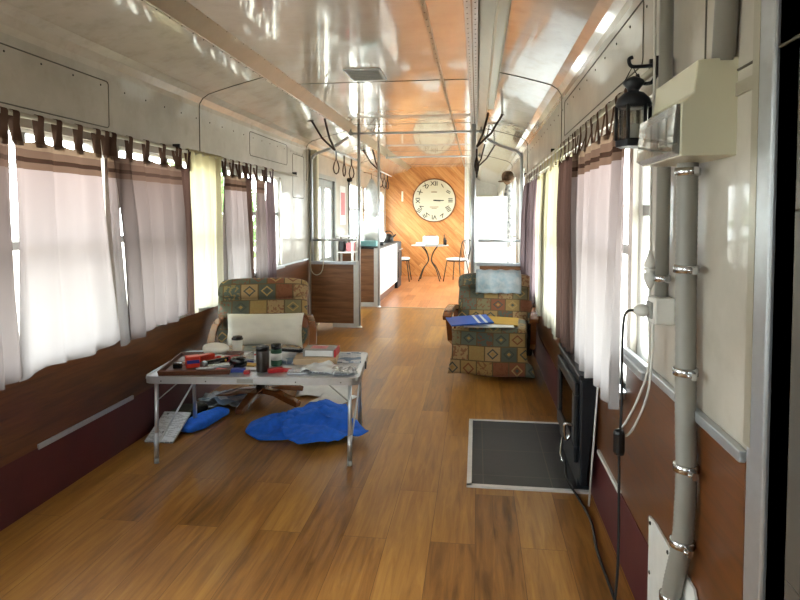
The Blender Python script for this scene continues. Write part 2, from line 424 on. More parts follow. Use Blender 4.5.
# wood sheet below the sills, red lino skirting, trims
def low_panels(x, side, segs, parent, tag_):
    for (a, b, top) in segs:
        MB().b2(x, x - side * .006, a, b, .28, top).build('wood_panel', 'brown_veneer', parent)
        MB().b2(x, x - side * .009, a, b, 0, .28).build('baseboard_' + tag_, 'red_lino', **S)
low_panels(XL, -1, [(Y0, .8, .86), (.8, 5.13, .69), (5.13, 7.25, .86)], wl, 'left')
low_panels(XR, 1, [(1.36, 2.4, .86), (2.4, 2.88, .69), (3.67, 6.4, .69), (6.4, 7.25, .86)], wr, 'right')
low_panels(XR, 1, [(2.88, 3.67, .69)], wr, 'right')
MB().b2(XL, XL + .016, 2.58, 3.38, .272, .298, .003).build('trim_2', 'aluminium', **S)
m = MB(); m.b2(XR - .02, XR, 1.36, 2.4, .855, .882, .003)
m.build('trim_3', 'aluminium', **S)
MB().b2(XR - .018, XR, 2.45, 2.88, .272, .29, .003).build('trim_4', 'white_paint', **S)
MB().b2(XL, XL + .02, 5.13, 7.2, .845, .865, .003).build('trim_5', 'aluminium', **S)

# ceiling profile: cove, riveted step strip, flat centre
def cove_pts(side):
    x = XL if side < 0 else XR; s = -side
    e = (-1.58, 2.42) if side < 0 else (.085, 2.42)
    p = [(x, ZW), (x + s*.004, ZW + .035), (x + s*.03, ZW + .075), (x + s*.075, ZW + .105), (x + s*.14, ZW + .125), (x + s*.28, ZW + .165)]
    p.append(e); return p
cl = None
for side in (-1, 1):
    pts = cove_pts(side)
    m = MB(); m.grid(lambda u, v: Vector((0, 0, 0)), 1, 1) if False else None
    out = [(a, b + .03) for a, b in pts]
    m.prism(pts + out[::-1], (Y0, Y1)); 
    o = m.build('ceiling', 'cove_enamel', smooth=False, **S)
    if side < 0: cl = o
MB().b2(-1.50, .0, Y0, Y1, 2.50, 2.54).build('ceiling', 'ceiling_enamel', **S)
MB().prism([(-1.59, 2.415), (-1.495, 2.50), (-1.495, 2.53), (-1.62, 2.43)], (Y0, Y1)).build('trim_6', 'strip_metal', **S)
MB().prism([(.095, 2.415), (.0, 2.50), (.0, 2.53), (.125, 2.43)], (Y0, Y1)).build('trim_7', 'strip_metal', **S)
gs = MB().b2(-.075, -.04, Y0, Y1, 2.490, 2.502).b2(-.03, .0, Y0, Y1, 2.484, 2.502).build('trim_8', 'bright_metal', **S)
gt = MB().b2(-.30, -.275, Y0, Y1, 2.494, 2.502).build('trim_9', 'strip_metal', **S)
# rivets follow each strip
def rivets(name, parent, line, y0, y1, step, r=.005):
    m = MB(); y = y0
    while y < y1:
        for (x, z) in line:
            m.puff((x, y, z), (r*2, r*2, r*1.1), 1, nu=6, nv=4)
        y += step
    o = m.build('rivet', name, parent); o['kind'] = 'stuff'; return o
rivets('rivet', cl, [(-1.585, 2.414), (-1.50, 2.497)], .9, 9, .13)
rivets('rivet', gs, [(-.058, 2.489), (-.015, 2.483)], .9, 9, .09, .0045)
rivets('rivet', gt, [(-.288, 2.493)], .9, 9, .12)
# transverse seams in ceiling and cove, seams on walls
m = MB()
for y in (2.2, 4.96, 7.25, 10.3, 13.0): m.b2(-1.50, 0, y - .005, y + .005, 2.497, 2.501)
m.build('seam', 'seam_dark', cl)
for side in (-1, 1):
    for y in (1.3, 4.34, 7.2, 10.3):
        pts = [(x, y, z) for x, z in cove_pts(side)]
        pts = [((XL + .0, XR)[side > 0], y, 1.82)] + pts
        MB().tube(pts, .005, 6).build('seam', 'seam_dark', wl if side < 0 else wr)
def outline(side, y0, y1, z0, z1, r, parent, thick=.0035):
    x = XL if side < 0 else XR
    pts = arc((x, y1-r, z1-r), r, 0, PI/2, 4, 'yz') + arc((x, y0+r, z1-r), r, PI/2, PI, 4, 'yz') + arc((x, y0+r, z0+r), r, PI, 1.5*PI, 4, 'yz') + arc((x, y1-r, z0+r), r, 1.5*PI, 2*PI, 4, 'yz')
    MB().tube(pts, thick, 6, closed=True).build('access_hatch', 'seam_dark', parent)
outline(-1, 5.35, 6.45, 1.95, 2.17, .03, wl); outline(-1, 1.2, 3.21, 1.89, 2.15, .02, wl)
outline(1, .8, 1.66, 1.72, 2.15, .05, wr); outline(1, 2.26, 4.2, 1.93, 2.16, .02, wr)
outline(-1, 6.65, 7.1, 1.6, 2.1, .03, wl)
for side, prt in ((-1, wl), (1, wr)):
    m = MB(); x = XL if side < 0 else XR
    for k in range(26): m.puff((x, 1.3 + k*.23, 2.12), (.008, .012, .012), 1, nu=6, nv=4)
    o = m.build('rivet', 'rivet', prt); o['kind'] = 'stuff'
# vent grille and ceiling screws
v = thing('ceiling_vent', 'rectangular grey ceiling vent with slats in the glossy ceiling', 'vent', (-.87, 4.68, 2.49))
MB().b2(-1.01, -.73, 4.5, 4.86, 2.485, 2.5, .004).build('frame', 'aluminium', v)
for k in range(6): MB().box((-.87, 4.55 + k*.052, 2.482), (.24, .03, .004), (.2, 0, 0)).build('slat', 'white_paint', v)

# end walls
m = MB().b2(XL - .1, XR + .1, Y0 - .1, Y0, 0, .9).b2(XL - .1, XR + .1, Y0 - .1, Y0, 1.95, 2.6)
for a, b in ((XL - .1, -1.95), (-1.1, XR + .1)): m.b2(a, b, Y0 - .1, Y0, .9, 1.95)
m.build('wall_back', 'wall_enamel', **S)
for i, (a, b) in enumerate(((-1.95, -1.1),)):  # unseen window added behind the camera as frontal fill light
    w = thing('window_%d' % (30 + i), None, None, ((a+b)/2, Y0 - .05, .9), kind='structure')
    MB().b2(a, b, Y0-.07, Y0-.03, .9, .94).b2(a, b, Y0-.07, Y0-.03, 1.91, 1.95).b2(a, a+.04, Y0-.07, Y0-.03, .94, 1.91).b2(b-.04, b, Y0-.07, Y0-.03, .94, 1.91).build('window_frame', 'white_paint', w)
    MB().b2(a+.03, b-.03, Y0-.053, Y0-.047, .93, 1.92).build('pane', 'window_glass', w)
    d = bpy.data.lights.new('window_portal', 'AREA'); d.shape = 'RECTANGLE'; d.size = b - a; d.size_y = 1.05; d.cycles.is_portal = True
    o = bpy.data.objects.new('window_portal', d); COL.objects.link(o); o.location = ((a+b)/2, Y0 - .12, 1.42); o.rotation_euler = (PI/2, 0, 0)
MB().b2(XL - .1, XR + .1, Y1, Y1 + .1, 0, 2.6).build('wall_front', 'white_paint', **S)
cw = MB().b2(XL, -.27, YC, YC + .08, 0, 2.5).build('wall_middle', 'diagonal_pine', **S)
MB().b2(-.28, -.22, YC - .02, Y1, 0, 2.5).build('wall_corridor', 'white_paint', **S)
MB().b2(XL, -.27, YC - .015, YC, 0, .06).build('baseboard_middle', 'diagonal_pine', **S)
MB().b2(-.1, .45, Y1 - .03, Y1, 0, 2.0).build('door_3', 'cream_plastic', **S)

# windows: rounded aluminium frame, a lower fixed pane and an upper sliding sash
def window(i, side, y0, y1, ZS=ZS, ZT=ZT):
    x = XL if side < 0 else XR; w = thing('window_%d' % i, None, None, (x, (y0+y1)/2, ZS), kind='structure')
    xm = x + side*.045
    m = MB(); r = .09
    pts = arc((xm, y1-r, ZT-r), r, 0, PI/2, 5, 'yz') + arc((xm, y0+r, ZT-r), r, PI/2, PI, 5, 'yz') + arc((xm, y0+r, ZS+r), r, PI, 1.5*PI, 5, 'yz') + arc((xm, y1-r, ZS+r), r, 1.5*PI, 2*PI, 5, 'yz')
    m.tube(pts, .022, 8, closed=True)
    for cy, sy in ((y0, 1), (y1, -1)):       # corner fillets
        for cz, sz in ((ZS, 1), (ZT, -1)):
            poly = [(cy, cz), (cy + sy*r, cz)] + [(cy + sy*r - sy*r*math.sin(a), cz + sz*r - sz*r*math.cos(a)) for a in (PI/8, PI/4, 3*PI/8)] + [(cy, cz + sz*r)]
            m.prism(poly, (xm - .02, xm + .02), 'x')
    m.build('window_frame', 'white_paint', w)
    zm = ZS + .55
    MB().b2(xm - .012, xm + .012, y0, y1, zm - .02, zm + .02).b2(xm-.012, xm+.012, (y0+y1)/2-.015, (y0+y1)/2+.015, zm, ZT).build('sash', 'grey_paint', w)
    MB().b2(xm - .003, xm + .003, y0 + .01, y1 - .01, ZS + .01, ZT - .01).build('pane', 'window_glass', w)
    MB().b2(x - side*.03, x + side*.03, y0 - .02, y1 + .02, ZS - .03, ZS, .004).build('sill', 'aluminium', w)
    portal(x + side*(TH + .02), y0, y1, ZS, ZT, side)
n = 0
for q in WL: n += 1; window(n, -1, *q)
for q in WR: n += 1; window(n, 1, *q)

# double folding entrance door in the left wall
d1 = thing('door_1', None, None, (XL, 7.99, 0), kind='structure')
MB().b2(XL-.06, XL+.02, DOOR[0]-.04, DOOR[0]+.03, 0, 1.95).b2(XL-.06, XL+.02, DOOR[1]-.03, DOOR[1]+.04, 0, 1.95).b2(XL-.06, XL+.02, DOOR[0]-.04, DOOR[1]+.04, 1.89, 1.95).build('door_frame', 'grey_paint', d1)
for k in (0, 1):
    a = DOOR[0] + .03 + k*.55; b = a + .55; m = MB()
    m.b2(XL-.05, XL-.015, a, b, 0, .8).b2(XL-.05, XL-.015, a, b, 1.78, 1.89).b2(XL-.05, XL-.015, a, a+.12, .8, 1.78).b2(XL-.05, XL-.015, b-.12, b, .8, 1.78)
    lf = m.build('door_leaf', 'grey_paint', d1, bevel=.004)
    MB().b2(XL-.035, XL-.03, a+.11, b-.11, .79, 1.79).build('pane', 'window_glass', lf)
portal(XL - TH - .02, DOOR[0]+.1, DOOR[1]-.1, .8, 1.8, -1)
MB().b2(XL, XL+.1, 7.345, 7.44, 0, 2.22, .02).build('trim_10', 'cream_plastic', **S)

# near right: metal post, dark gap, grey door leaf beside the camera
MB().b2(.574, .60, 1.27, 1.35, 0, 2.25, .006).build('trim_11', 'aluminium', **S)
m = MB().b2(.585, .60, 1.165, 1.27, 0, 2.25).build('trim_12', 'black_rubber', **S)
d2 = thing('door_2', None, None, (.57, .8, 0), kind='structure')
m = MB().b2(.568, .60, .35, 1.165, 0, .72).b2(.568, .60, .35, 1.165, 1.4, 2.2).b2(.568, .60, 1.11, 1.165, .72, 1.4).b2(.568, .60, .35, .45, .72, 1.4)
for cz, sz in ((.72, 1), (1.4, -1)):
    r = .14; m.prism([(1.11, cz), (1.11 - r, cz)] + [(1.11 - r + r*math.sin(a), cz + sz*r - sz*r*math.cos(a)) for a in (PI/8, PI/4, 3*PI/8)] + [(1.11, cz + sz*r)], (.568, .60), 'x')
m.build('door_leaf', 'door_grey', d2, bevel=.003)
MB().b2(.580, .584, .44, 1.12, .71, 1.42).build('pane', 'stove_glass', d2)

# ceiling light duct on the right, ends about midway
MB().b2(.085, .145, -.5, 5.5, 2.345, 2.42, .01).build('ceiling_duct', 'cream_plastic', label='long cream boxed duct running under the ceiling beside the bright riveted strip', cat='duct')

# ================================================================== CURTAINS
def curtain_rail(side, y0, y1, label):
    x = XL + .045 if side < 0 else XR - .04
    t = thing('curtain_rail', label, 'curtain rail', (x, y0, 1.845))
    MB().tube([(x, y0, 1.845), (x, y1, 1.845)], .012, 10).build('rod', 'strip_metal', t)
    for y in (y0 + .03, (y0+y1)/2, y1 - .03):
        MB().b2(min(x, XL if side < 0 else XR), max(x, XL if side < 0 else XR), y-.006, y+.006, 1.856, 1.885).b2(x-.006, x+.006, y-.006, y+.006, 1.845, 1.885).build('bracket', 'dark_metal', t)
    return x
xl = curtain_rail(-1, 1.2, 6.67, 'long thin curtain rail above the left-hand windows')
xr = curtain_rail(1, 1.98, 7.15, 'long thin curtain rail above the right-hand windows')
def curtain(side, y0, y1, b0, b1, zb0, zb1, mat, folds, amp, ntab, label, ztop=1.74, seed=0, wrap=False):
    """top spans y0..y1, hem spans b0..b1; zb0/zb1 hem heights"""
    x = xl if side < 0 else xr; rnd = random.Random(seed)
    t = thing('curtain', label, 'curtain', (x, (y0+y1)/2, 0), group=None)
    zt = 1.845 if wrap else ztop
    phs = [rnd.uniform(0, 6.28) for _ in range(4)]
    def f(u, v):
        ya, yb = y0 + (b0-y0)*v, y1 + (b1-y1)*v
        w = u + .02*math.sin(u*9 + phs[0])*(1-u)*u*4
        y = ya + (yb-ya)*w
        zb = zb0 + (zb1-zb0)*u + .012*math.sin(u*folds*2.1 + phs[1])
        sag = 0 if wrap else -.016*abs(math.sin(PI*u*(ntab-1)))*(1-v)**6
        z = zt + sag + (zb - zt)*v
        A = amp*(.45 + .55*min(1, v*3))
        d = A*(math.sin(2*PI*folds*u + phs[2] + .7*math.sin(3*v + phs[3])) + .35*math.sin(2*PI*folds*1.73*u + phs[3]))
        return Vector((x + d*.8 - side*(.012 + .01*v), y + .3*d, z))
    MB().grid(f, int(max(24, folds*14)), 26).build('cloth', mat, t)
    if not wrap:
        for k in range(ntab):
            u = (k + .0)/(ntab-1) if ntab > 1 else .5; u = .03 + .94*u; p = f(u, 0); w = .026
            q = f(u, .03)
            prof = [(p.x - side*.001, p.z - .03)] + [(x - side*.012, 1.80)] + [(x - side*.016*math.cos(a), 1.845 + .016*math.sin(a)) for a in (0, .5, 1, 1.57, 2.1, 2.7, 3.14)] + [(x + side*.011, 1.80), (p.x + side*.004, p.z - .02)]
            L = len(prof) - 1
            def g(u2, v2):
                i = min(int(v2*L + .0001), L); a = prof[i]; ww = w*(1.25 if i in (0, L) else .8)
                return Vector((a[0], p.y + (u2-.5)*2*ww, a[1]))
            MB().grid(g, 2, L).build('tab', mat if 'blush' not in mat else 'curtain_mauve', t)
    else:
        def g(u, v):
            a = PI*(1 - v) if side < 0 else PI*v
            p = f(u, 0); return Vector((x + .02*math.cos(a), p.y, 1.84 + .024*math.sin(a) + .006*math.sin(u*60)))
        MB().grid(g, 50, 6).build('rod_pocket', mat, t)
    return t
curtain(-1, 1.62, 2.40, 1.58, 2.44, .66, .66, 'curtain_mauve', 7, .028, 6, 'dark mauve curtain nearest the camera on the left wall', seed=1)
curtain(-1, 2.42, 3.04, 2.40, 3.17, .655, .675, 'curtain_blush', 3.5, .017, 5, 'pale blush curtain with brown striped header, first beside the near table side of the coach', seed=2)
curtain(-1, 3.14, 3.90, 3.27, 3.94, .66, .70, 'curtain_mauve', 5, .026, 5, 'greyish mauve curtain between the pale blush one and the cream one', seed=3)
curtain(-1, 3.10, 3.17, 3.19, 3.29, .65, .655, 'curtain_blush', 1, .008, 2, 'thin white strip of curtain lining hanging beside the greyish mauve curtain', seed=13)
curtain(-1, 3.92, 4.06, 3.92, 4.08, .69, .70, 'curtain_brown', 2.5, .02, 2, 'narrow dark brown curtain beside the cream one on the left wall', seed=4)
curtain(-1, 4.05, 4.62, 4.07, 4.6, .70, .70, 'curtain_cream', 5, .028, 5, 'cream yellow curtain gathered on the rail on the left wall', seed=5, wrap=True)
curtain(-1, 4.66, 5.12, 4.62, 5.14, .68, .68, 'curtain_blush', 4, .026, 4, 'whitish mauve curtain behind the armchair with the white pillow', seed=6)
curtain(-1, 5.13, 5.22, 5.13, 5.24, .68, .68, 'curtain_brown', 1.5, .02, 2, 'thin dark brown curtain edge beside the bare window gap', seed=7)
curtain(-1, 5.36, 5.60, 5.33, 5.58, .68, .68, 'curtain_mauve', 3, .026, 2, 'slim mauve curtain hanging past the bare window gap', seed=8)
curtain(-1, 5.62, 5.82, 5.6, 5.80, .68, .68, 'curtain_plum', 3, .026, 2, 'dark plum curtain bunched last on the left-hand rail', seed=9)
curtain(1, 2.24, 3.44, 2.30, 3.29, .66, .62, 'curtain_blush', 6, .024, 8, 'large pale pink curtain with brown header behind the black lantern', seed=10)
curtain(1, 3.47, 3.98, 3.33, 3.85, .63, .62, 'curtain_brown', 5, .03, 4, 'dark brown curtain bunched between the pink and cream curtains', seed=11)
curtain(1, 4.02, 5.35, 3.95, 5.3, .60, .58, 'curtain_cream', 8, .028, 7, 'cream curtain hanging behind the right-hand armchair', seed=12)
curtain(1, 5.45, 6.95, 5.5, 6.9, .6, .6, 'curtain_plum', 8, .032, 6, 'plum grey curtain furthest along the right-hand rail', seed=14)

# ================================================================== PARTITIONS, POLES, STRAPS
YP = 7.3
plain('dark_wood', '#4a2412', .35, 0, .35, 9); plain('mid_wood', '#7a4420', .32, 0, .35, 9); plain('brown_board', '#6b4029', .45, 0, .2, 4)
def partition(x0, x1, label, side):
    t = thing('partition', label, 'partition', ((x0+x1)/2, YP, 0))
    MB().b2(x0+.02, x1-.02, YP-.012, YP+.012, .05, .79).build('panel', 'cabinet_veneer', t)
    MB().b2(x0, x1, YP-.025, YP+.025, .785, .825, .006).build('top_rail', 'aluminium', t)
    MB().b2((x0, x1)[side < 0] - (.3 if side < 0 else -.3), (x0, x1)[side < 0], YP-.02, YP-.012, .0, .05).build('kick_plate', 'white_paint', t)
    xe = x1 if side < 0 else x0
    MB().b2(xe-.035, xe+.035, YP-.02, YP+.02, 0, .83, .006).build('end_post', 'white_paint', t)
    MB().tube([(x0+.02, YP, 1.09), (x1, YP, 1.09)], .016, 10).build('handrail', 'aluminium', t)
    xw = x0+.03 if side < 0 else x1-.03; s = 1 if side < 0 else -1
    pts = [(xw, YP, .8), (xw, YP, 2.03)] + [(xw + s*(.13 - .13*math.cos(a)), YP, 2.05 + .13*math.sin(a)) for a in (.3, .6, .9, 1.2, 1.5)] + [(xw + s*.3, YP, 2.25), (xw + s*.47, YP, 2.36)]
    MB().tube(smooth_path(pts, 3), .018, 10).build('hoop', 'aluminium', t)
    return t
partition(XL+.01, -1.48, 'waist-high brown wooden partition with metal rails beside the entrance doors', -1)
partition(-.0, XR-.03, 'waist-high brown wooden partition behind the right-hand armchair', 1)
def pole(x, y, label, r=.019, top=2.45):
    t = thing('grab_pole', label, 'pole', (x, y, 0), group=None)
    MB().tube([(x, y, 0), (x, y, top)], r, 12).build('tube', 'aluminium', t)
    MB().lathe([(.035, 0), (.035, .01), (r, .02)], (x, y, 0), 14).build('foot_flange', 'bright_metal', t)
    return t
pole(-1.445, YP, 'vertical metal grab pole at the end of the brown partition', top=2.5)
pole(-.045, YP, 'vertical metal grab pole beside the right-hand armchair partition', r=.028, top=2.49)
pole(-1.475, 8.99, 'white-lit metal pole at the corner of the kitchen counter', top=2.5)
def cross_bar(y, z, label):
    t = thing('crossbar', label, 'bar', (-.74, y, z))
    MB().tube([(-1.54, y, z), (.04, y, z)], .014, 10).build('tube', 'aluminium', t)
    for x in (-1.545, .045): MB().tube([(x, y-.02, z), (x, y+.02, z)], .028, 10).tube([(x, y, z), (x, y, 2.455)], .01, 8).build('bracket', 'grey_paint', t)
cross_bar(7.3, 2.40, 'horizontal metal ceiling bar across the coach above the brown partition')
cross_bar(10.3, 2.40, 'horizontal metal ceiling bar across the coach above the kitchen')
plain('strap_brown', '#2d1b14', .6)
def strap_rail(x, y0, y1, s, label):
    t = thing('strap_rail', label, 'rail', (x, y0, 2.07))
    MB().tube([(x, y0, 2.07), (x, y1, 2.07)], .011, 8).build('rod', 'aluminium', t)
    for xt in (.11, .25):
        MB().tube([(x, y0, 2.07), (x + s*xt*.55, y0, 2.2), (x + s*xt, y0, 2.40 if xt < .2 else 2.385)], .011, 8).build('bracket_arm', 'strap_brown', t)
    MB().b2(x + s*.27 - .04, x + s*.27 + .04, y0-.02, y0+.02, 2.375, 2.395).build('bracket_plate', 'strap_brown', t)
strap_rail(-1.47, 6.15, YP, -1, 'short overhead strap rail with V bracket beside the brown partition')
strap_rail(-.005, 6.0, YP, 1, 'overhead strap rail with V bracket above the right-hand armchair')
strap_rail(-1.47, 9.05, 10.3, -1, 'overhead strap rail with V bracket above the kitchen counter')
strap_rail(-.005, 8.6, 10.3, 1, 'overhead strap rail with V bracket near the white cupboard')
def strap(x, y, label, tw):
    t = thing('hand_strap', label, 'hand strap', (x, y, 2.07), rz=tw)
    MB().tube([(0, .0, .012), (0, .014, 0), (0, 0, -.012), (0, -.014, 0)], .004, 6, closed=True).build('ring', 'aluminium', t, local=True)
    MB().tube([(0, 0, -.01), (0, 0, -.09)], .009, 6).build('band', 'strap_brown', t, local=True)
    MB().tube([(0, .0, -.08), (.02, 0, -.13), (.03, 0, -.18), (.02, 0, -.225), (0, 0, -.24), (-.02, 0, -.225), (-.03, 0, -.18), (-.02, 0, -.13)], .007, 8, closed=True).build('loop', 'strap_brown', t, local=True)
    return t
st0 = strap(-1.47, 6.2, 'brown leather hand strap nearest the V bracket beside the brown partition', .1)
copy_thing(st0, (-1.47, 6.58, 2.07), 1.3, 'middle brown hand strap turned edge-on above the brown partition')
copy_thing(st0, (-1.47, 6.98, 2.07), .5, 'brown hand strap closest to the grab pole above the brown partition')
for k, y in enumerate((6.1, 6.55, 7.0)): copy_thing(st0, (-.005, y, 2.07), .9 + k*.4, 'brown hand strap in the row above the right-hand armchair', 'hand straps above the right-hand armchair')
for k, y in enumerate((9.15, 9.5, 9.85)): copy_thing(st0, (-1.47, y, 2.07), .4 + k*.3, 'brown hand strap in the row above the kitchen counter', 'hand straps above the kitchen counter')
MB().tube(smooth_path([(-2.05, YP-.035, 1.07), (-2.055, YP-.045, .8), (-2.03, YP-.05, .69), (-1.97, YP-.05, .655), (-1.91, YP-.05, .70), (-1.89, YP-.045, .82), (-1.90, YP-.035, 1.075)]), .006, 6).build('cord', 'cream_plastic', label='loop of pale cord hanging from the handrail over the brown partition', cat='cord')

# ================================================================== KITCHEN AREA
t = thing('kitchen_counter', 'long kitchen counter with white front and brown wooden end panel', 'counter', (-1.78, 10.1, 0))
MB().b2(XL+.01, -1.5, 9.05, 9.08, .06, .88).build('end_panel', 'cabinet_veneer', t)
MB().b2(-1.56, -1.5, 9.03, 9.09, 0, .9).build('corner_post', 'white_paint', t)
MB().b2(XL+.01, -1.56, 9.03, 9.05, 0, .06).build('kick_plate', 'white_paint', t)
MB().b2(-1.52, -1.5, 9.09, 11.3, .14, .88, .004).build('front_panel', 'white_paint', t)
MB().b2(XL+.01, -1.55, 9.08, 11.3, .0, .14).build('plinth', 'brown_board', t)
MB().b2(XL+.01, -1.47, 9.03, 11.32, .88, .91, .006).build('worktop', 'dark_metal', t)
t = thing('cooker', 'dark cooker standing at the far end of the white kitchen counter', 'cooker', (-1.78, 11.6, 0))
MB().b2(XL+.05, -1.5, 11.34, 11.9, 0, .88, .01).build('body', 'black_iron', t)
MB().b2(-1.5, -1.485, 11.38, 11.86, .2, .7, .005).build('oven_door', 'dark_metal', t)
MB().tube([(-1.47, 11.4, .74), (-1.47, 11.84, .74)], .01).build('handle', 'aluminium', t)
k = thing('kettle', 'dark kettle with hoop handle on the kitchen worktop', 'kettle', (-1.62, 10.95, .91))
MB().lathe([(.085, 0), (.1, .02), (.09, .1), (.05, .14), (.02, .15)], (-1.62, 10.95, .91)).build('body', 'dark_metal', k)
MB().tube(arc((-1.62, 10.95, 1.02), .09, 0, PI, 10), .008).build('handle', 'black_plastic', k)
MB().tube([(-1.55, 10.95, .98), (-1.48, 10.95, 1.05)], .014).build('spout', 'dark_metal', k)
k = thing('tap', 'curved chrome tap rising behind the kitchen worktop', 'tap', (-1.95, 10.2, .91))
MB().tube(smooth_path([(-1.95, 10.2, .91), (-1.95, 10.2, 1.2), (-1.88, 10.2, 1.28), (-1.8, 10.2, 1.2)]), .012).build('spout', 'bright_metal', k)
plain('teal_plastic', '#7fb6b6', .4); plain('cloth_white', '#e2e4e0', .85, 0, .1, 9, .3); plain('pink_print', '#c9787c', .6); plain('paper_white', '#dfe1e2', .7)
MB().b2(-1.85, -1.55, 9.2, 9.45, .91, 1.0, .015).build('dish_tub', 'teal_plastic', label='pale teal washing-up tub on the near end of the worktop', cat='tub')
MB().puff((-1.75, 10.1, 1.03), (.36, .55, .25), .6, wob=.05).build('dish_towel', 'cloth_white', label='heaped white cloth lying on the kitchen worktop', cat='cloth')
k = thing('pan', 'small dark pan at the near edge of the worktop', 'pan', (-1.58, 9.6, .91))
MB().lathe([(.08, 0), (.09, .05), (.085, .05)], (-1.6, 9.7, .91)).build('bowl', 'black_iron', k); MB().tube([(-1.52, 9.68, .95), (-1.38, 9.6, .97)], .009).build('handle', 'black_plastic', k)
t = thing('shelf_stand', 'low white open shelf stand between the doors and the counter', 'shelf', (-1.86, 8.8, 0))
for x in (XL+.03, -1.82):
    for y in (8.68, 8.97): MB().b2(x-.015, x+.015, y-.015, y+.015, 0, 1.1).build('leg', 'white_paint', t)
for z in (.4, .84, 1.08): MB().b2(XL+.02, -1.80, 8.66, 8.98, z, z+.02).build('shelf', 'white_paint', t)
MB().b2(-1.93, -1.82, 8.72, 8.9, .861, .99, .02).build('storage_box', 'pink_print', label='pink patterned box on the white shelf stand', cat='box')
MB().b2(-2.04, -1.95, 8.72, 8.9, .861, 1.02, .02).build('storage_box', 'black_plastic', label='dark blue-black box on the white shelf stand', cat='box')
k = thing('calendar', 'wall calendar with a pink picture hanging past the entrance doors', 'calendar', (XL+.004, 9.2, 1.5))
MB().b2(XL, XL+.006, 9.02, 9.4, 1.25, 1.85).build('sheet', 'paper_white', k)
MB().b2(XL+.006, XL+.008, 9.07, 9.35, 1.4, 1.75).build('picture', 'pink_print', k)
plain('garment_grey', '#b2b5b5', .9, 0, .3, 12, .3)
k = thing('hanging_coat', 'bundle of grey cloth hanging by the kitchen windows', 'coat', (-1.95, 11.0, 1.5))
MB().lathe([(.03, .72), (.07, .62), (.13, .5), (.11, .3), (.14, .15), (.12, .02)], (-1.93, 10.95, 1.35), 14).build('cloth', 'garment_grey', k)
MB().tube([(-1.93, 10.95, 2.05), (-1.93, 10.95, 2.17), (-2.08, 10.95, 2.19)], .006).build('hook', 'dark_metal', k)
t = thing('wall_pipe', 'thin vertical pipe with a dark knob on the wall near the calendar', 'pipe', (XL+.03, 9.55, 0))
MB().tube([(XL+.03, 9.55, .95), (XL+.03, 9.55, 1.95)], .018).build('tube', 'grey_paint', t); MB().puff((XL+.04, 9.55, 1.97), (.09, .09, .07), .8).build('knob', 'dark_metal', t)

# clock on the pine wall
CX, CY, CZ = -.968, YC, 1.74; R = .485
t = thing('wall_clock', 'large round cream wall clock with Roman numerals on the pine wall', 'clock', (CX, CY, CZ))
rx = Matrix.Rotation(PI/2, 3, 'X')
plain('clock_face', '#c6c1a8', .5, 0, .06, 3); plain('clock_ink', '#2a2a28', .6)
MB().lathe([(R, .0), (R, .03), (R-.015, .035), (0.001, .035)], (CX, CY, CZ), 48, rx).build('face', 'clock_face', t)
MB().tube([(CX + R*math.cos(a), CY-.03, CZ + R*math.sin(a)) for a in [2*PI*i/48 for i in range(48)]], .012, 8, closed=True).build('rim', 'mid_wood', t)
for i, s in enumerate(['XII', 'I', 'II', 'III', 'IIII', 'V', 'VI', 'VII', 'VIII', 'IX', 'X', 'XI']):
    cu = bpy.data.curves.new('numeral', 'FONT'); cu.body = s; cu.size = .14; cu.align_x = 'CENTER'; cu.align_y = 'CENTER'; cu.extrude = .0015; cu.offset = .0015
    to = bpy.data.objects.new('tmp_text', cu); me = bpy.data.meshes.new_from_object(to); bpy.data.objects.remove(to)
    a = PI/2 - i*PI/6; rr = R*.78
    me.transform(Matrix.Translation((rr*math.cos(a), -.039, rr*math.sin(a))) @ Matrix.Rotation(-i*PI/6, 4, 'Y') @ Matrix.Rotation(PI/2, 4, 'X'))
    me.materials.append(MATS['clock_ink']); o = bpy.data.objects.new('numeral', me); COL.objects.link(o); o.parent = t; WM[o.name] = wm(t)
MB().box((CX+.10, CY-.044, CZ-.002), (.24, .004, .02), (0, .02, 0)).build('minute_hand', 'clock_ink', t)
MB().box((CX+.07, CY-.048, CZ-.004), (.15, .004, .032), (0, .06, 0)).build('hour_hand', 'clock_ink', t)
MB().box((CX, CY-.037, CZ+.19), (.13, .002, .016)).box((CX, CY-.037, CZ-.15), (.2, .002, .012)).box((CX, CY-.037, CZ-.18), (.12, .002, .01)).build('dial_print', 'mid_wood', t)

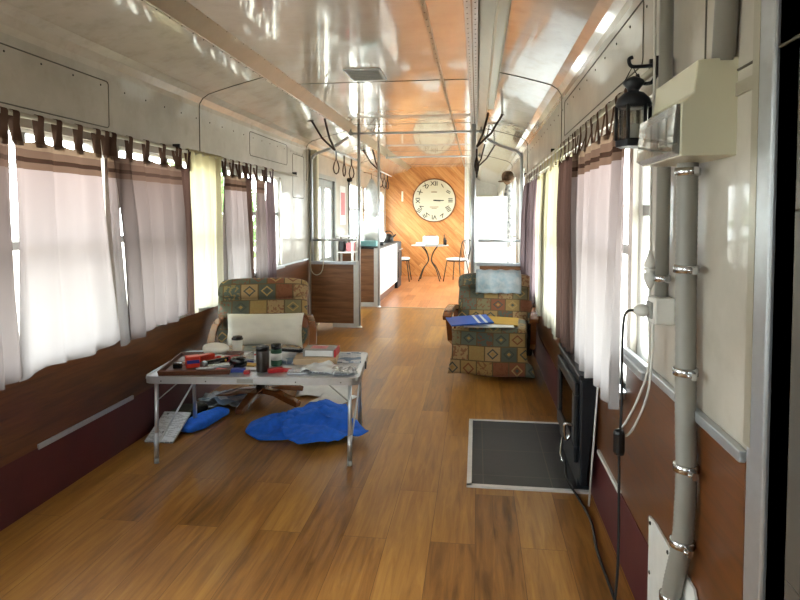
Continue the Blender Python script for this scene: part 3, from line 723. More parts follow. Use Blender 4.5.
# bistro table, two wire chairs
t = thing('bistro_table', 'small bistro table with scrolled wire legs below the clock', 'table', (-1.0, 12.9, 0))
MB().lathe([(.40, .745), (.41, .755), (.40, .765), (.001, .765)], (-1.0, 12.9, 0), 32).build('tabletop', 'grey_paint', t)
for k in range(4):
    a = PI/4 + k*PI/2; c, s = math.cos(a), math.sin(a)
    MB().tube(smooth_path([(-1+.32*c, 12.9+.32*s, .0), (-1+.2*c, 12.9+.2*s, .25), (-1+.05*c, 12.9+.05*s, .42), (-1+.1*c, 12.9+.1*s, .6), (-1+.24*c, 12.9+.24*s, .745)]), .011, 8).build('leg', 'dark_metal', t)
def bistro_chair(x, y, rz, label):
    t = thing('bistro_chair', label, 'chair', (x, y, 0), rz)
    MB().lathe([(.001, .43), (.2, .43), (.205, .44), (.2, .45), (.001, .45)], (0, 0, 0), 24).build('seat', 'dark_metal', t, local=True)
    MB().puff((0, 0, .475), (.4, .4, .055), .6).build('cushion', 'cloth_white', t, local=True)
    for a, b in ((-1, -1), (1, -1), (-1, 1), (1, 1)):
        MB().tube([(a*.15, b*.15, .44), (a*.2, b*.21, 0)], .011, 8).build('leg', 'dark_metal', t, local=True)
    MB().tube(smooth_path([(-.18, .17, .44), (-.2, .24, .8), (-.1, .25, .88), (.1, .25, .88), (.2, .24, .8), (.18, .17, .44)]), .011, 8).build('back_frame', 'dark_metal', t, local=True)
    m = MB()
    for k in range(-2, 3): m.tube(smooth_path([(k*.06, .17, .46), (k*.08, .22, .65), (k*.05, .25, .87)]), .006, 6)
    m.build('back_wires', 'dark_metal', t, local=True)
    return t
bc = bistro_chair(-1.62, 12.75, PI/2, 'wire bistro chair with white cushion beside the cooker end of the table')
copy_thing(bc, (-.42, 12.75, 0), -PI/2 - .5, 'wire bistro chair with white cushion beside the corridor end of the table')
t = thing('toaster', 'white toaster-sized box standing on the bistro table', 'appliance', (-.98, 12.85, .765))
MB().b2(-1.15, -.82, 12.76, 12.98, .765, .96, .03).build('body', 'white_plastic', t); MB().b2(-1.1, -.87, 12.8, 12.82, .955, .965).b2(-1.1, -.87, 12.9, 12.92, .955, .965).build('slot', 'black_plastic', t)
MB().b2(-1.28, -1.08, 12.6, 12.7, .765, .83, .01).build('carton', 'paper_white', label='small white packet beside the toaster on the bistro table', cat='packet')
for k, (x, h) in enumerate(((-.66, .16), (-.70, .22))):
    MB().lathe([(.02, 0), (.022, h*.6), (.009, h*.75), (.01, h)], (x, 12.9 + k*.1, .765), 12).build('bottle', 'dark_metal', label=('short dark bottle on the bistro table', 'tall dark bottle at the back of the bistro table')[k], cat='bottle')
plain('wall_tag', '#e9e2c8', .6)
MB().b2(-1.72, -1.68, YC-.012, YC, 1.72, 1.95, .004).build('wall_thermometer', 'wall_tag', label='thin pale upright thermometer strip on the pine wall', cat='thermometer')

# right side beyond the partition
t = thing('cupboard', 'tall plain white cupboard behind the right-hand partition', 'cupboard', (.18, 8.8, 0))
MB().b2(-.04, .425, 8.6, 9.2, .04, 1.665, .01).build('body', 'paper_white', t)
MB().b2(-.055, -.04, 8.62, 9.18, .06, 1.65, .006).build('door', 'white_paint', t)
MB().tube([(-.075, 8.68, 1.0), (-.075, 8.68, 1.2)], .008).build('handle', 'aluminium', t)
MB().b2(-.02, .4, 8.62, 9.15, 0, .04).build('plinth', 'dark_metal', t)
plain('garment_dark', '#34363c', .9, 0, .6, 22, .3, two='#a9a6a0')
k = thing('patterned_coat', 'dark patterned coat on a hook past the white cupboard', 'coat', (.5, 9.6, 1.2))
MB().lathe([(.03, .62), (.05, .55), (.075, .4), (.06, .1), (.07, -.35), (.05, -.4)], (.49, 9.6, 1.3), 12).build('cloth', 'garment_dark', k)
MB().tube([(.49, 9.6, 1.9), (.49, 9.6, 2.0), (.58, 9.6, 2.0)], .006).build('hook', 'dark_metal', k)
plain('straw_hat', '#7c6148', .85, 0, .5, 30)
k = thing('cap', 'brown and white cap hung above the patterned coat', 'hat', (.48, 9.45, 1.9))
MB().puff((.46, 9.45, 1.98), (.16, .2, .2), .9, wob=.03).build('crown', 'straw_hat', k); MB().puff((.42, 9.4, 1.92), (.2, .2, .03), .8).build('brim', 'straw_hat', k)
MB().b2(.44, .58, 12.5, 12.7, .0, 1.5, .01).build('corridor_locker', 'grey_paint', label='slim grey locker against the far corridor wall', cat='locker')

# ================================================================== HEARTH AND STOVE
t = thing('hearth', 'black tiled hearth pad with white metal edging on the floor', 'hearth', (.27, 3.5, 0))
MB().b2(-.02, XR-.012, 3.06, 4.03, 0, .008).build('tile_pad', 'slate_tile', t)
m = MB().b2(-.045, -.02, 3.035, 4.055, 0, .011).b2(-.045, XR-.012, 3.035, 3.06, 0, .011).b2(-.045, XR-.012, 4.03, 4.055, 0, .011)
m.build('edging', 'bright_metal', t)
t = thing('wood_stove', 'black iron wood stove set against the right-hand wall', 'stove', (.54, 3.27, .009))
sx, sy0, sy1 = .495, 2.9, 3.62
MB().prism([(sx, .10), (sx, .61), (XR-.012, .61), (.525, .10)], (sy0, sy1)).build('body', 'black_iron', t, bevel=.006)
MB().b2(sx-.012, XR-.012, sy0-.012, sy1+.012, .61, .635, .006).build('top_plate', 'black_iron', t)
MB().b2(sx+.02, XR-.02, sy0+.2, sy1-.02, .011, .10).build('base', 'black_iron', t)
dr = MB().b2(sx-.022, sx, sy0+.05, sy1-.05, .19, .27).b2(sx-.022, sx, sy0+.05, sy1-.05, .52, .58).b2(sx-.022, sx, sy0+.05, sy0+.13, .27, .52).b2(sx-.022, sx, sy1-.13, sy1-.05, .27, .52).build('door', 'black_iron', t, bevel=.006)
MB().b2(sx-.012, sx-.008, sy0+.12, sy1-.12, .26, .53).build('glass', 'stove_glass', dr)
MB().tube(smooth_path([(sx-.022, sy0+.1, .36), (sx-.055, sy0+.1, .365), (sx-.06, sy0+.11, .33), (sx-.05, sy0+.12, .28), (sx-.03, sy0+.12, .30)]), .008, 8).build('handle', 'chrome', dr)
MB().tube([(sx-.02, sy0+.45, .17), (sx-.035, sy0+.42, .09), (sx-.03, sy0+.36, .07)], .006, 6).build('ash_lever', 'chrome', t)
MB().tube([(XR-.014, sy0-.014, .63), (.535, sy0-.014, .012)], .005, 6).build('sealing_strip', 'white_paint', t)

# ================================================================== ARMCHAIRS
plain('cream_leather', '#c9b68e', .5); plain('polished_wood', '#7a4726', .2, 0, .3, 10, 0, .8); plain('pillow_white', '#eceade', .9, 0, .12, 5, .3)
plain('blanket_blue', '#93a9b4', .95, 0, .2, 25, .5, two='#b8bdbf'); plain('dark_fabric', '#3a362c', .9)
def armchair(loc, rz, label, kind):
    t = thing('armchair', label, 'armchair', loc, rz)
    m = MB(); m.puff((0, -.02, .36), (.62, .62, .17), .35).build('seat', 'patchwork_fabric', t, local=True)
    m = MB(); tilt = -.36; hb = .38 if kind == 'star' else .33
    R3 = Matrix.Rotation(tilt, 3, 'X')
    m.puff(R3 @ Vector((0, 0, .24)) + Vector((0, .25, hb)), (.70, .17, .55), .32, (tilt, 0, 0))
    m.puff(R3 @ Vector((0, -.02, .43)) + Vector((0, .25, hb)), (.72, .2, .18), .5, (tilt, 0, 0))
    m.build('backrest', 'patchwork_fabric', t, local=True)
    MB().puff(R3 @ Vector((0, .07, .26)) + Vector((0, .27, hb)), (.6, .08, .46), .35, (tilt, 0, 0)).build('back_shell', 'cream_leather' if kind == 'star' else 'dark_fabric', t, local=True)
    for s in (-1, 1):
        if kind == 'star':
            w_ = 1.0 if s > 0 else .86
            pts = smooth_path([(s*.33, .36, .56), (s*.36*w_, .2, .60), (s*.385*w_, 0, .56), (s*.385*w_, -.18, .47), (s*.37*w_, -.26, .38), (s*.34, -.18, .31), (s*.3, .0, .28)], 5)
            MB().ribbon(pts, [.055]*len(pts), .03).build('armrest', 'polished_wood', t, local=True, bevel=.006)
        else:
            pts = smooth_path([(s*.37, .3, .50), (s*.375, .1, .545), (s*.375, -.16, .54), (s*.37, -.3, .50)], 4)
            a = MB().ribbon(pts, [.08]*len(pts), .045).build('armrest', 'polished_wood', t, local=True, bevel=.01)
            MB().ribbon([(s*.365, -.24, .5), (s*.36, -.16, .3), (s*.35, .1, .2)], .045, .05).ribbon([(s*.365, .26, .49), (s*.36, .24, .2)], .045, .05).build('arm_support', 'polished_wood', a, local=True)
    if kind == 'star':
        MB().puff((0, -.03, .275), (.64, .66, .11), .4).build('seat_pan', 'cream_leather', t, local=True)
        MB().tube([(0, 0, .06), (0, 0, .25)], .035, 14).build('pedestal', 'dark_metal', t, local=True)
        for k in range(5):
            a = -PI/2 + .9 + k*2*PI/5; c, s = math.cos(a), math.sin(a)
            pts = [(c*q, s*q, z) for q, z in ((.03, .09), (.15, .085), (.28, .05), (.36, .03))]
            MB().ribbon(pts, [.07, .07, .065, .055], .04, side=(-s, c, 0)).build('foot', 'polished_wood', t, local=True, bevel=.008)
    else:
        # padded leg rest folded down in front
        def f(u, v):
            x = (u-.5)*(.62 + .08*max(0, v-.5)*2); z = .41 - .36*v
            y = -.315 - .035*math.sin(v*PI) - .02*math.cos(u*PI*2)*.3 - .04*v*v
            return Vector((x + (.03*u if v > .7 else 0), y, z + .008*math.sin(u*9)))
        MB().grid(f, 16, 12).build('leg_rest', 'patchwork_fabric', t, local=True, solid=-.05)
        MB().box((0, .0, .22), (.58, .5, .16), bevel=.02).build('seat_frame', 'dark_fabric', t, local=True)
        MB().lathe([(.26, 0), (.27, .02), (.24, .035), (.04, .05), (.04, .15)], (0, 0, 0), 24).build('swivel_base', 'dark_metal', t, local=True)
        
    return t
A1 = (-1.60, 4.28, 0)
armchair(A1, .28, 'patchwork armchair with curved wooden arms behind the folding table', 'star')
def pillow_mesh():
    Rp = Matrix.Rotation(.2, 3, 'Z') @ Matrix.Rotation(-.38, 3, 'X'); m = MB()
    for sg in (-1, 1):
        def f(u, v):
            a, b = u*2-1, v*2-1; th = .075*((1-abs(a)**3.5)*(1-abs(b)**3.5))**.6
            p = Vector((a*.285*(1 - .05*(1-b*b)), sg*th, b*.135*(1 - .13*(1-a*a)) - .012*a*a))
            p.y += .008*noise.noise(Vector((a*4, b*3, sg)))
            return Rp @ p + Vector((-1.56, 4.27, .545))
        m.grid(f, 28, 16)
    bmesh.ops.remove_doubles(m.bm, verts=m.bm.verts, dist=1e-5); return m
pillow_mesh().build('pillow', 'pillow_white', label='long white pillow propped against the back of the patchwork armchair', cat='pillow')
A2 = (.145, 5.45, 0)
armchair(A2, -.1, 'patchwork reclining armchair with folded leg rest beside the right-hand curtains', 'recliner')
# blanket over its back
def fb(u, v):
    s = .055 + v*.39; x = .205 + (u-.5)*.42
    c = Vector((0, .25, .33)) + Matrix.Rotation(-.36, 3, 'X') @ Vector((0, -.02, .43))   # centre of the head roll
    R_ = .138; ang = PI*1.08 - (s - .1)/R_ if s > .1 else PI*1.08
    y, z = c.y + R_*math.cos(ang), c.z + R_*.95*math.sin(ang)
    if s <= .1: z -= (.1 - s); y -= (.1 - s)*.15
    return Vector((x, 5.45 + y + .006*math.sin(u*17), z + .004*math.sin(u*25)))
MB().grid(fb, 20, 20).build('blanket', 'blanket_blue', label='pale blue and white blanket folded over the right-hand armchair back', cat='blanket', solid=.014)
plain('folder_blue', '#2c5fc0', .35, 0, .1, 3); plain('envelope_yellow', '#b08a34', .6)
k = thing('folder', 'blue folder with white stripes lying on the right-hand armchair seat', 'folder', (-.03, 5.12, .53))
rot = (.1, -.05, .25)
MB().box((-.06, 5.12, .5), (.36, .25, .012), rot).build('cover', 'folder_blue', k)
Rz = Matrix.Rotation(.25, 3, 'Z') @ Matrix.Rotation(-.05, 3, 'Y') @ Matrix.Rotation(.1, 3, 'X')
for q in (.06, .12): MB().box(Vector((-.06, 5.12, .5)) + Rz @ Vector((q, 0, .0065)), (.022, .25, .002), rot).build('stripe', 'paper_white', k)
MB().box((.19, 5.26, .475), (.34, .22, .012), (.12, .03, -.1)).build('envelope', 'envelope_yellow', label='ochre yellow envelope on the right-hand armchair seat', cat='envelope')
MB().box((.1, 5.16, .46), (.42, .2, .008), (.05, 0, .05)).build('paper_sheet', 'paper_white', label='white sheet under the blue folder on the armchair seat', cat='paper')
MB().b2(.42, .55, 6.0, 6.6, 0, .5, .02).build('storage_chest', 'dark_fabric', label='low dark chest against the wall behind the right-hand armchair', cat='chest')

# ================================================================== FOLDING TABLE
TC = Vector((-1.265, 3.46, 0)); TR = math.radians(5.5); TZ = .5
ft = thing('folding_table', 'low aluminium folding camping table covered with clutter', 'table', TC, TR)
L, D = 1.2, .64
MB().b2(-L/2+.01, L/2-.01, -D/2+.01, D/2-.01, TZ-.018, TZ-.004).build('tabletop', 'aluminium', ft, local=True)
r = .05
rim = arc((L/2-r, D/2-r, 0), r, 0, PI/2, 5, 'xy') + arc((-L/2+r, D/2-r, 0), r, PI/2, PI, 5, 'xy') + arc((-L/2+r, -D/2+r, 0), r, PI, 1.5*PI, 5, 'xy') + arc((L/2-r, -D/2+r, 0), r, 1.5*PI, 2*PI, 5, 'xy')
m = MB(); n_ = len(rim)
vs_ = []
for (x, y, z) in rim:
    q = Vector((x, y)).normalized()*.012
    vs_ += [(x, y, TZ-.04), (x, y, TZ), (x - math.copysign(.012, x), y - math.copysign(.012, y), TZ), (x - math.copysign(.012, x), y - math.copysign(.012, y), TZ-.04)]
m._add(vs_, [(i*4+k, i*4+(k+1) % 4, ((i+1) % n_)*4+(k+1) % 4, ((i+1) % n_)*4+k) for i in range(n_) for k in range(4)])
m.build('rim', 'aluminium', ft, local=True)
lt = MB().box((-.03, -D/2-.004, TZ-.02), (.09, .008, .022), bevel=.003).build('latch', 'grey_paint', ft, local=True)
for sxx in (-1, 1):
    MB().tube(arc((sxx*(L/2+.004), .05, TZ-.02), .02, 0, 2*PI, 8, 'yz')[:-1], .005, 6, closed=True).build('carry_catch', 'dark_metal', ft, local=True)
    for syy in (-1, 1):
        x = sxx*(L/2-.055); y = syy*(D/2-.045); lx = x + sxx*.0
        lg = MB().tube([(x, y, TZ-.02), (lx, y + syy*.015, .02)], .0115, 12).build('leg', 'aluminium', ft, local=True)
        MB().tube([(lx, y + syy*.0145, .028), (lx, y + syy*.015, 0)], .014, 12).build('foot_cap', 'grey_paint', lg, local=True)
        MB().tube([(lx, y + syy*.0155, .17), (lx, y + syy*.016, .03)], .0135, 12).build('lower_tube', 'aluminium', lg, local=True)
        MB().ribbon([(x - sxx*.14, y, TZ-.03), (x, y, TZ-.15)], .012, .005, side=(0, 1, 0)).build('brace', 'grey_paint', ft, local=True)
    MB().tube([(sxx*(L/2-.055), -D/2+.045, .1), (sxx*(L/2-.055), D/2-.045, .3)], .006, 8).build('leg_strut', 'aluminium', ft, local=True)
for k in range(5):
    MB().puff((-.5 + k*.25, -D/2-.001, TZ-.025), (.008, .004, .008), 1, nu=8, nv=4).build('rivet', 'rivet', ft, local=True)

# things on the table, given in table coordinates (u across, w deep)
RT = Matrix.Rotation(TR, 4, 'Z')
def tp(u, w, z=0): return TC + (RT @ Vector((u, w, 0))) + Vector((0, 0, TZ - .004 + z))
def on(name, label, cat, u, w, rz=0, z=0, group=None): return thing(name, label, cat, tp(u, w, z), TR + rz, group)
plain('tray_brown', '#5a2f18', .4); plain('orange_red', '#c8321c', .45); plain('red_print', '#b01f25', .45); plain('blue_ink', '#26358c', .4)
plain('yellow_print', '#d0a020', .5); plain('black_gloss', '#0e0e10', .25); plain('bottle_green', '#2c5f45', .3); plain('cup_white', '#dcd8cc', .4)
plain('jar_brown', '#2a211b', .35); plain('book_cream', '#c3a888', .6); plain('book_grey', '#8d8a85', .55); plain('silver_foil', '#c8ccd2', .25, .6, .2, 60, .5)
k = on('tray', 'brown wooden tray of odds and ends on the folding table', 'tray', -.36, -.04, .12)
m = MB().box((0, 0, .005), (.38, .46, .01)); m.build('base', 'tray_brown', k, local=True)
for a in (-1, 1):
    MB().box((a*.19, 0, .014), (.014, .47, .028), (0, a*.3, 0)).build('side', 'tray_brown', k, local=True)
    MB().box((0, a*.23, .014), (.38, .014, .028), (-a*.3, 0, 0)).build('side', 'tray_brown', k, local=True)
def small(name, label, cat, u, w, size, mat, rot=0, z=.012, bev=.004, tilt=(0, 0)):
    k = on(name, label, cat, u, w, rot, z)
    MB().box((0, 0, size[2]/2 + abs(math.sin(tilt[0]))*size[1]/2 + abs(math.sin(tilt[1]))*size[0]/2), size, (tilt[0], tilt[1], 0), bev).build('body', mat, k, local=True); return k
k = small('carton', 'orange and red carton standing in the brown tray', 'carton', -.395, -.13, (.075, .06, .065), 'orange_red', .5)
MB().box((0, -.031, .035), (.07, .003, .02)).build('band', 'blue_ink', k, local=True)
small('carton', 'smaller orange carton lying behind the orange and red one', 'carton', -.37, .02, (.1, .05, .04), 'orange_red', .9)
k = small('torch', 'black torch lying across the brown tray', 'torch', -.27, -.05, (.03, .17, .03), 'black_gloss', -.7, bev=.012); MB().box((0, -.09, .016), (.036, .03, .036), bev if False else (0, 0, 0), .012).build('head', 'silver_foil', k, local=True)
small('spray_cap', 'small black cap at the corner of the brown tray', 'cap', -.47, -.16, (.05, .04, .03), 'black_gloss', .3)
small('foil_packet', 'crumpled silver foil packet in the brown tray', 'packet', -.23, -.14, (.13, .05, .018), 'silver_foil', .5)
small('foil_packet', 'silver blister packet at the near edge of the tray', 'packet', -.30, -.19, (.1, .03, .012), 'silver_foil', .1)
small('receipt', 'curled white receipt in the back of the tray', 'paper', -.29, .1, (.12, .06, .012), 'paper_white', -.3)
small('wallet', 'dark red wallet at the right side of the tray', 'wallet', -.21, .03, (.09, .07, .025), 'red_print', .4)
small('marker_pen', 'white and black marker pen in the tray', 'pen', -.46, -.06, (.016, .13, .016), 'white_plastic', -.6, bev=.006)
k = on('scissors', 'silver scissors with orange grips in the brown tray', 'scissors', -.33, .06, .8, .02)
MB().box((0, .05, .004), (.012, .1, .004), (0, 0, .1)).box((0, .05, .009), (.012, .1, .004), (0, 0, -.1)).build('blade', 'chrome', k, local=True)
for q in (-1, 1): MB().tube(arc((q*.016, -.02, .006), .014, 0, 2*PI, 10, 'xy')[:-1], .004, 6, closed=True).build('grip', 'orange_red', k, local=True)
small('lighter', 'small yellow lighter in the brown tray', 'lighter', -.25, -.0, (.024, .07, .014), 'yellow_print', .4, z=.02)
small('card', 'white card leaning over the far side of the tray', 'card', -.42, .1, (.09, .055, .004), 'paper_white', .6, z=.02)
small('cable_tin', 'flat black tin under the torch in the tray', 'tin', -.30, -.08, (.1, .07, .02), 'black_gloss', .2)
small('pencil', 'brown pencil lying at the tray rim', 'pencil', -.45, .04, (.008, .15, .008), 'tray_brown', -.3, z=.02, bev=.002)
small('pen', 'blue ballpoint pen beside the tray on the metal top', 'pen', -.14, .06, (.009, .14, .009), 'blue_ink', 1.1, z=0, bev=.003)
small('pen', 'red ballpoint pen near the coffee cup', 'pen', -.17, .18, (.009, .14, .009), 'red_print', -.9, z=0, bev=.003)
MB().puff(tp(-.38, .22, .035), (.17, .12, .07), .8, wob=.02).build('cloth_bundle', 'pillow_white', label='small crumpled white cloth behind the brown tray', cat='cloth')
k = on('takeaway_cup', 'white coffee cup with black lid at the back of the table', 'cup', -.245, .25)
MB().lathe([(.028, 0), (.034, .095)], (0, 0, 0), 20).build('cup', 'cup_white', k, local=True); MB().lathe([(.036, .095), (.037, .104), (.032, .108), (.03, .116), (.001, .116)], (0, 0, 0), 20).build('lid', 'black_gloss', k, local=True)
k = on('jar', 'dark brown cylinder jar in the middle of the table', 'jar', .03, -.17)
MB().lathe([(.036, 0), (.037, .005), (.037, .118), (.035, .122)], (0, 0, 0), 24).build('body', 'jar_brown', k, local=True); MB().lathe([(.0375, .122), (.0375, .14), (.034, .145), (.001, .145)], (0, 0, 0), 24).build('lid', 'black_gloss', k, local=True)
k = on('bottle', 'green labelled bottle with black cap beside the brown jar', 'bottle', .075, -.03)
MB().lathe([(.032, 0), (.033, .005), (.033, .09), (.03, .1)], (0, 0, 0), 24).build('body', 'bottle_green', k, local=True); MB().lathe([(.031, .1), (.031, .128), (.001, .13)], (0, 0, 0), 24).build('cap', 'black_gloss', k, local=True)
MB().lathe([(.0338, .035), (.0338, .075)], (0, 0, 0), 24).build('bottle_label', 'paper_white', k, local=True)
MB().lathe([(.018, 0), (.018, .085), (.012, .1), (.001, .1)], tp(.045, .06), 16).build('tube_container', 'teal_plastic', label='slim pale teal tube just behind the brown jar', cat='tube')
k = small('leaflet', 'yellow leaflet spread left of the brown jar', 'leaflet', -.12, -.03, (.16, .07, .006), 'yellow_print', -.15, z=0, bev=.001)
small('leaflet', 'white and blue leaflet at the near table edge', 'leaflet', -.15, -.18, (.2, .1, .005), 'magazine_page', .2, z=0, bev=.001)
MB().puff(tp(-.13, -.11, .035), (.1, .075, .07), .7).build('pouch', 'black_gloss', label='round black pouch left of the brown jar', cat='pouch')
small('blue_packet', 'dark blue packet in front of the round black pouch', 'packet', -.1, -.21, (.08, .04, .02), 'blue_ink', .15, z=.006)
k = small('sachet', 'red and white sachet beside the tray', 'sachet', -.2, -.22, (.06, .05, .024), 'red_print', -.1, z=.0)
small('sachet', 'flat white packet with red corner left of the brown jar', 'sachet', -.05, -.15, (.1, .06, .012), 'paper_white', .1, z=.0)
small('sachet', 'small red packet lying against the brown jar', 'sachet', -.045, -.23, (.035, .03, .02), 'red_print', .1, z=.0)
small('snack_packet', 'red and white snack packet right of the brown jar', 'packet', .105, -.18, (.09, .06, .02), 'red_print', .4, z=0)
small('snack_packet', 'second red packet half under the first beside the jar', 'packet', .15, -.16, (.08, .05, .012), 'red_print', -.3, z=0)
small('foil_packet', 'clear crinkled wrapper on the right half of the table', 'wrapper', .24, -.2, (.12, .09, .012), 'silver_foil', .1, z=0)
k = small('book', 'thick cream paperback under the grey book on the table', 'book', .30, .07, (.26, .17, .035), 'book_cream', .05, z=0, bev=.002)
k2 = small('book', 'grey and red book on top of the cream paperback', 'book', .325, .10, (.2, .14, .045), 'book_grey', -.05, z=.036, bev=.003)
MB().box((.0, 0, .0225), (.17, .144, .034)).build('pages', 'paper_white', k2, local=True); MB().box((-.01, 0, .046), (.1, .07, .002)).build('cover_print', 'pink_print', k2, local=True)
MB().box((.097, 0, .0225), (.012, .142, .046), bevel=.003).build('spine', 'red_print', k2, local=True)
small('remote_control', 'slim black remote leaning on the cream paperback', 'remote', .13, .16, (.05, .2, .02), 'black_gloss', .9, z=.03, tilt=(-.1, 0))
small('notebook', 'pale blue striped notebook under the black remote', 'notebook', .15, .1, (.12, .2, .02), 'magazine_page', -.2, z=0, bev=.002)
small('magazine', 'glossy magazine at the right back of the table', 'magazine', .47, .16, (.19, .25, .008), 'magazine_page', .1, z=0, bev=.001)
small('magazine', 'open newspaper page at the right front of the table', 'newspaper', .44, -.12, (.24, .2, .006), 'newsprint', -.15, z=0, bev=.001)
def crumple(u0, w0, su, sw, h, mat, name, label, cat, seed, rz=0):
    k = on(name, label, cat, u0, w0, rz)
    MB().grid(lambda u, v: Vector(((u-.5)*su, (v-.5)*sw, .008 + h*abs(noise.noise(Vector((u*3, v*3, seed)))))), 14, 12).build('sheet', mat, k, local=True, solid=.001); return k
crumple(.39, -.15, .26, .16, .05, 'paper_white', 'paper_sheet', 'creased white papers at the right front of the table', 'paper', 3, -.1)
crumple(.5, -.2, .14, .12, .04, 'silver_foil', 'paper_sheet', 'shiny pale wrapper at the corner of the table', 'wrapper', 8, .3)
crumple(-.17, .11, .14, .14, .04, 'silver_foil', 'clear_wrapper', 'clear plastic wrapper in front of the coffee cup', 'wrapper', 12, .3)

# ================================================================== THINGS ON THE FLOOR
plain('towel_blue', '#2474f2', .85, 0, .22, 30, .6)
def cloth_heap(P, c, z0, seed, edge):
    NR, NA = 18, 90; vs, fs = [], []; L_ = len(P); c = Vector(c)
    def ring(a):
        q = a*L_; i = int(q) % L_; f = q - int(q); p0, p1, p2, p3 = [Vector(P[(i+k) % L_]) for k in (-1, 0, 1, 2)]
        sm = .5*((2*p1) + (p2-p0)*f + (2*p0-5*p1+4*p2-p3)*f*f + (3*p1-p0-3*p2+p3)*f**3)
        return (p1*(1-f) + p2*f)*.6 + sm*.4
    for j in range(NR + 1):
        s_ = j/NR
        for i in range(NA):
            e = ring(i/NA); p = c + (e - c)*s_
            r1 = 1 - abs(noise.noise(Vector((p.x*3.2 + p.y*3, p.y*4.5 - p.x*1.5, seed))))*3.2
            r2 = 1 - abs(noise.noise(Vector((p.x*7 - p.y*4, p.y*6 + p.x*5, seed + 5))))*3
            r3 = noise.noise(Vector((p.x*19, p.y*17, seed + 9)))
            fall = 1 - s_**4 if edge else 1 - .35*s_**4
            z = z0 + (.012 + .045*max(0, r1) + .022*max(0, r2) + .010*r3)*fall
            vs.append(Vector((p.x, p.y, max(.009 + z0*.6, z))))
    for j in range(NR):
        for i in range(NA): fs.append((j*NA+i, j*NA+(i+1) % NA, (j+1)*NA+(i+1) % NA, (j+1)*NA+i))
    m = MB(); m._add(vs, fs, True); bmesh.ops.remove_doubles(m.bm, verts=m.bm.verts, dist=1e-5); return m
tw = thing('towel', 'crumpled bright blue towel on the floor under the folding table', 'towel', (-1.05, 3.75, 0))
cloth_heap([(-1.49, 3.80), (-1.46, 3.62), (-1.33, 3.50), (-1.18, 3.52), (-1.05, 3.6), (-1.1, 3.85), (-1.28, 4.0), (-1.40, 3.98)], (-1.28, 3.76), 0, 2.2, True).build('under_fold', 'towel_blue', tw, solid=-.006)
cloth_heap([(-1.25, 3.74), (-1.20, 3.56), (-1.08, 3.43), (-.98, 3.37), (-.84, 3.46), (-.66, 3.62), (-.80, 3.80), (-.92, 4.16), (-1.12, 4.17), (-1.27, 3.99)], (-1.0, 3.76), .022, 7.4, False).build('upper_fold', 'towel_blue', tw, solid=-.006)
def floor_sheet(cx, cy, sx_, sy_, rz, mat, name, label, cat, z=.004, h=.02, seed=0):
    k = thing(name, label, cat, (cx, cy, 0), rz)
    MB().grid(lambda u, v: Vector(((u-.5)*sx_, (v-.5)*sy_, z + h*max(0, noise.noise(Vector((u*2.5, v*2.5, seed)))))), 14, 14).build('sheet', mat, k, local=True, solid=.003); return k
MB().box((-1.925, 3.52, .058), (.18, .27, .012), (.38, 0, .02)).build('booklet', 'newsprint', label='pale printed booklet propped behind the left table leg', cat='booklet')
floor_sheet(-1.87, 4.22, .34, .34, .2, 'newsprint', 'newspaper', 'stack of grey newspapers on the floor beside the armchair base', 'newspaper', h=.06, seed=4, z=.02)
floor_sheet(-1.83, 4.16, .27, .27, -.4, 'magazine_page', 'newspaper', 'second newspaper spread over the first beside the armchair', 'newspaper', h=.05, seed=9, z=.055)
MB().puff((-1.80, 3.76, .03), (.15, .42, .06), .5, (0, 0, -.2), wob=.015).build('plastic_bag', 'towel_blue', label='flat bright blue bag behind the printed booklet', cat='bag')
MB().puff((-1.97, 3.86, .04), (.14, .3, .08), .6, (0, 0, -.3), wob=.02).build('dark_pouch', 'dark_fabric', label='dark cloth pouch by the red skirting behind the table', cat='pouch')
floor_sheet(-1.2, 4.62, .42, .4, .2, 'paper_white', 'poster_board', 'large white sheet on the floor behind the blue towel', 'sheet', h=.05, seed=5, z=.01)
floor_sheet(-1.06, 4.36, .24, .3, -.4, 'paper_white', 'carrier_bag', 'white carrier bag spilling from behind the blue towel', 'bag', h=.05, seed=15, z=.01)

# ================================================================== NEAR RIGHT WALL FITTINGS
# lantern on a scroll bracket
LX, LY = .475, 1.95
t = thing('wall_bracket', 'black scroll bracket holding the lantern on the right-hand conduit', 'bracket', (.55, LY, 1.86))
MB().box((.553, LY, 1.848), (.03, .035, .06), bevel=.004).build('back_plate', 'dark_metal', t)
MB().tube(smooth_path([(.545, LY, 1.825), (.53, LY, 1.80), (.50, LY, 1.80), (.488, LY, 1.826)]), .006, 8).tube(smooth_path([(.545, LY, 1.852), (.50, LY, 1.850), (.470, LY, 1.852), (.463, LY, 1.872), (.474, LY, 1.879)]), .006, 8).build('arm', 'black_iron', t)
t = thing('lantern', 'black iron lantern with glass panes hanging before the pink curtain', 'lantern', (.478, LY, 1.603))
q = .86
def LP(p): return [(a*q, b*q) for a, b in p]
MB().lathe(LP([(.058, 0), (.060, .006), (.060, .022), (.054, .028)]), (0, 0, 0), 6).build('base', 'black_iron', t, local=True)
MB().lathe(LP([(.060, .14), (.063, .15), (.056, .172), (.036, .192), (.018, .198), (.022, .208), (.038, .228), (.034, .238), (.012, .25), (.001, .254)]), (0, 0, 0), 18).build('roof', 'black_iron', t, local=True)
m = MB()
for k in range(6):
    a = k*PI/3; m.tube([(.05*math.cos(a), .05*math.sin(a), .02), (.05*math.cos(a), .05*math.sin(a), .126)], .006, 6)
m.build('frame', 'black_iron', t, local=True)
MB().lathe(LP([(.050, .028), (.050, .142)]), (0, 0, 0), 6).build('glass', 'lantern_glass', t, local=True)
MB().lathe([(.018, .024), (.018, .07), (.003, .072)], (0, 0, 0), 14).build('candle', 'paper_white', t, local=True)
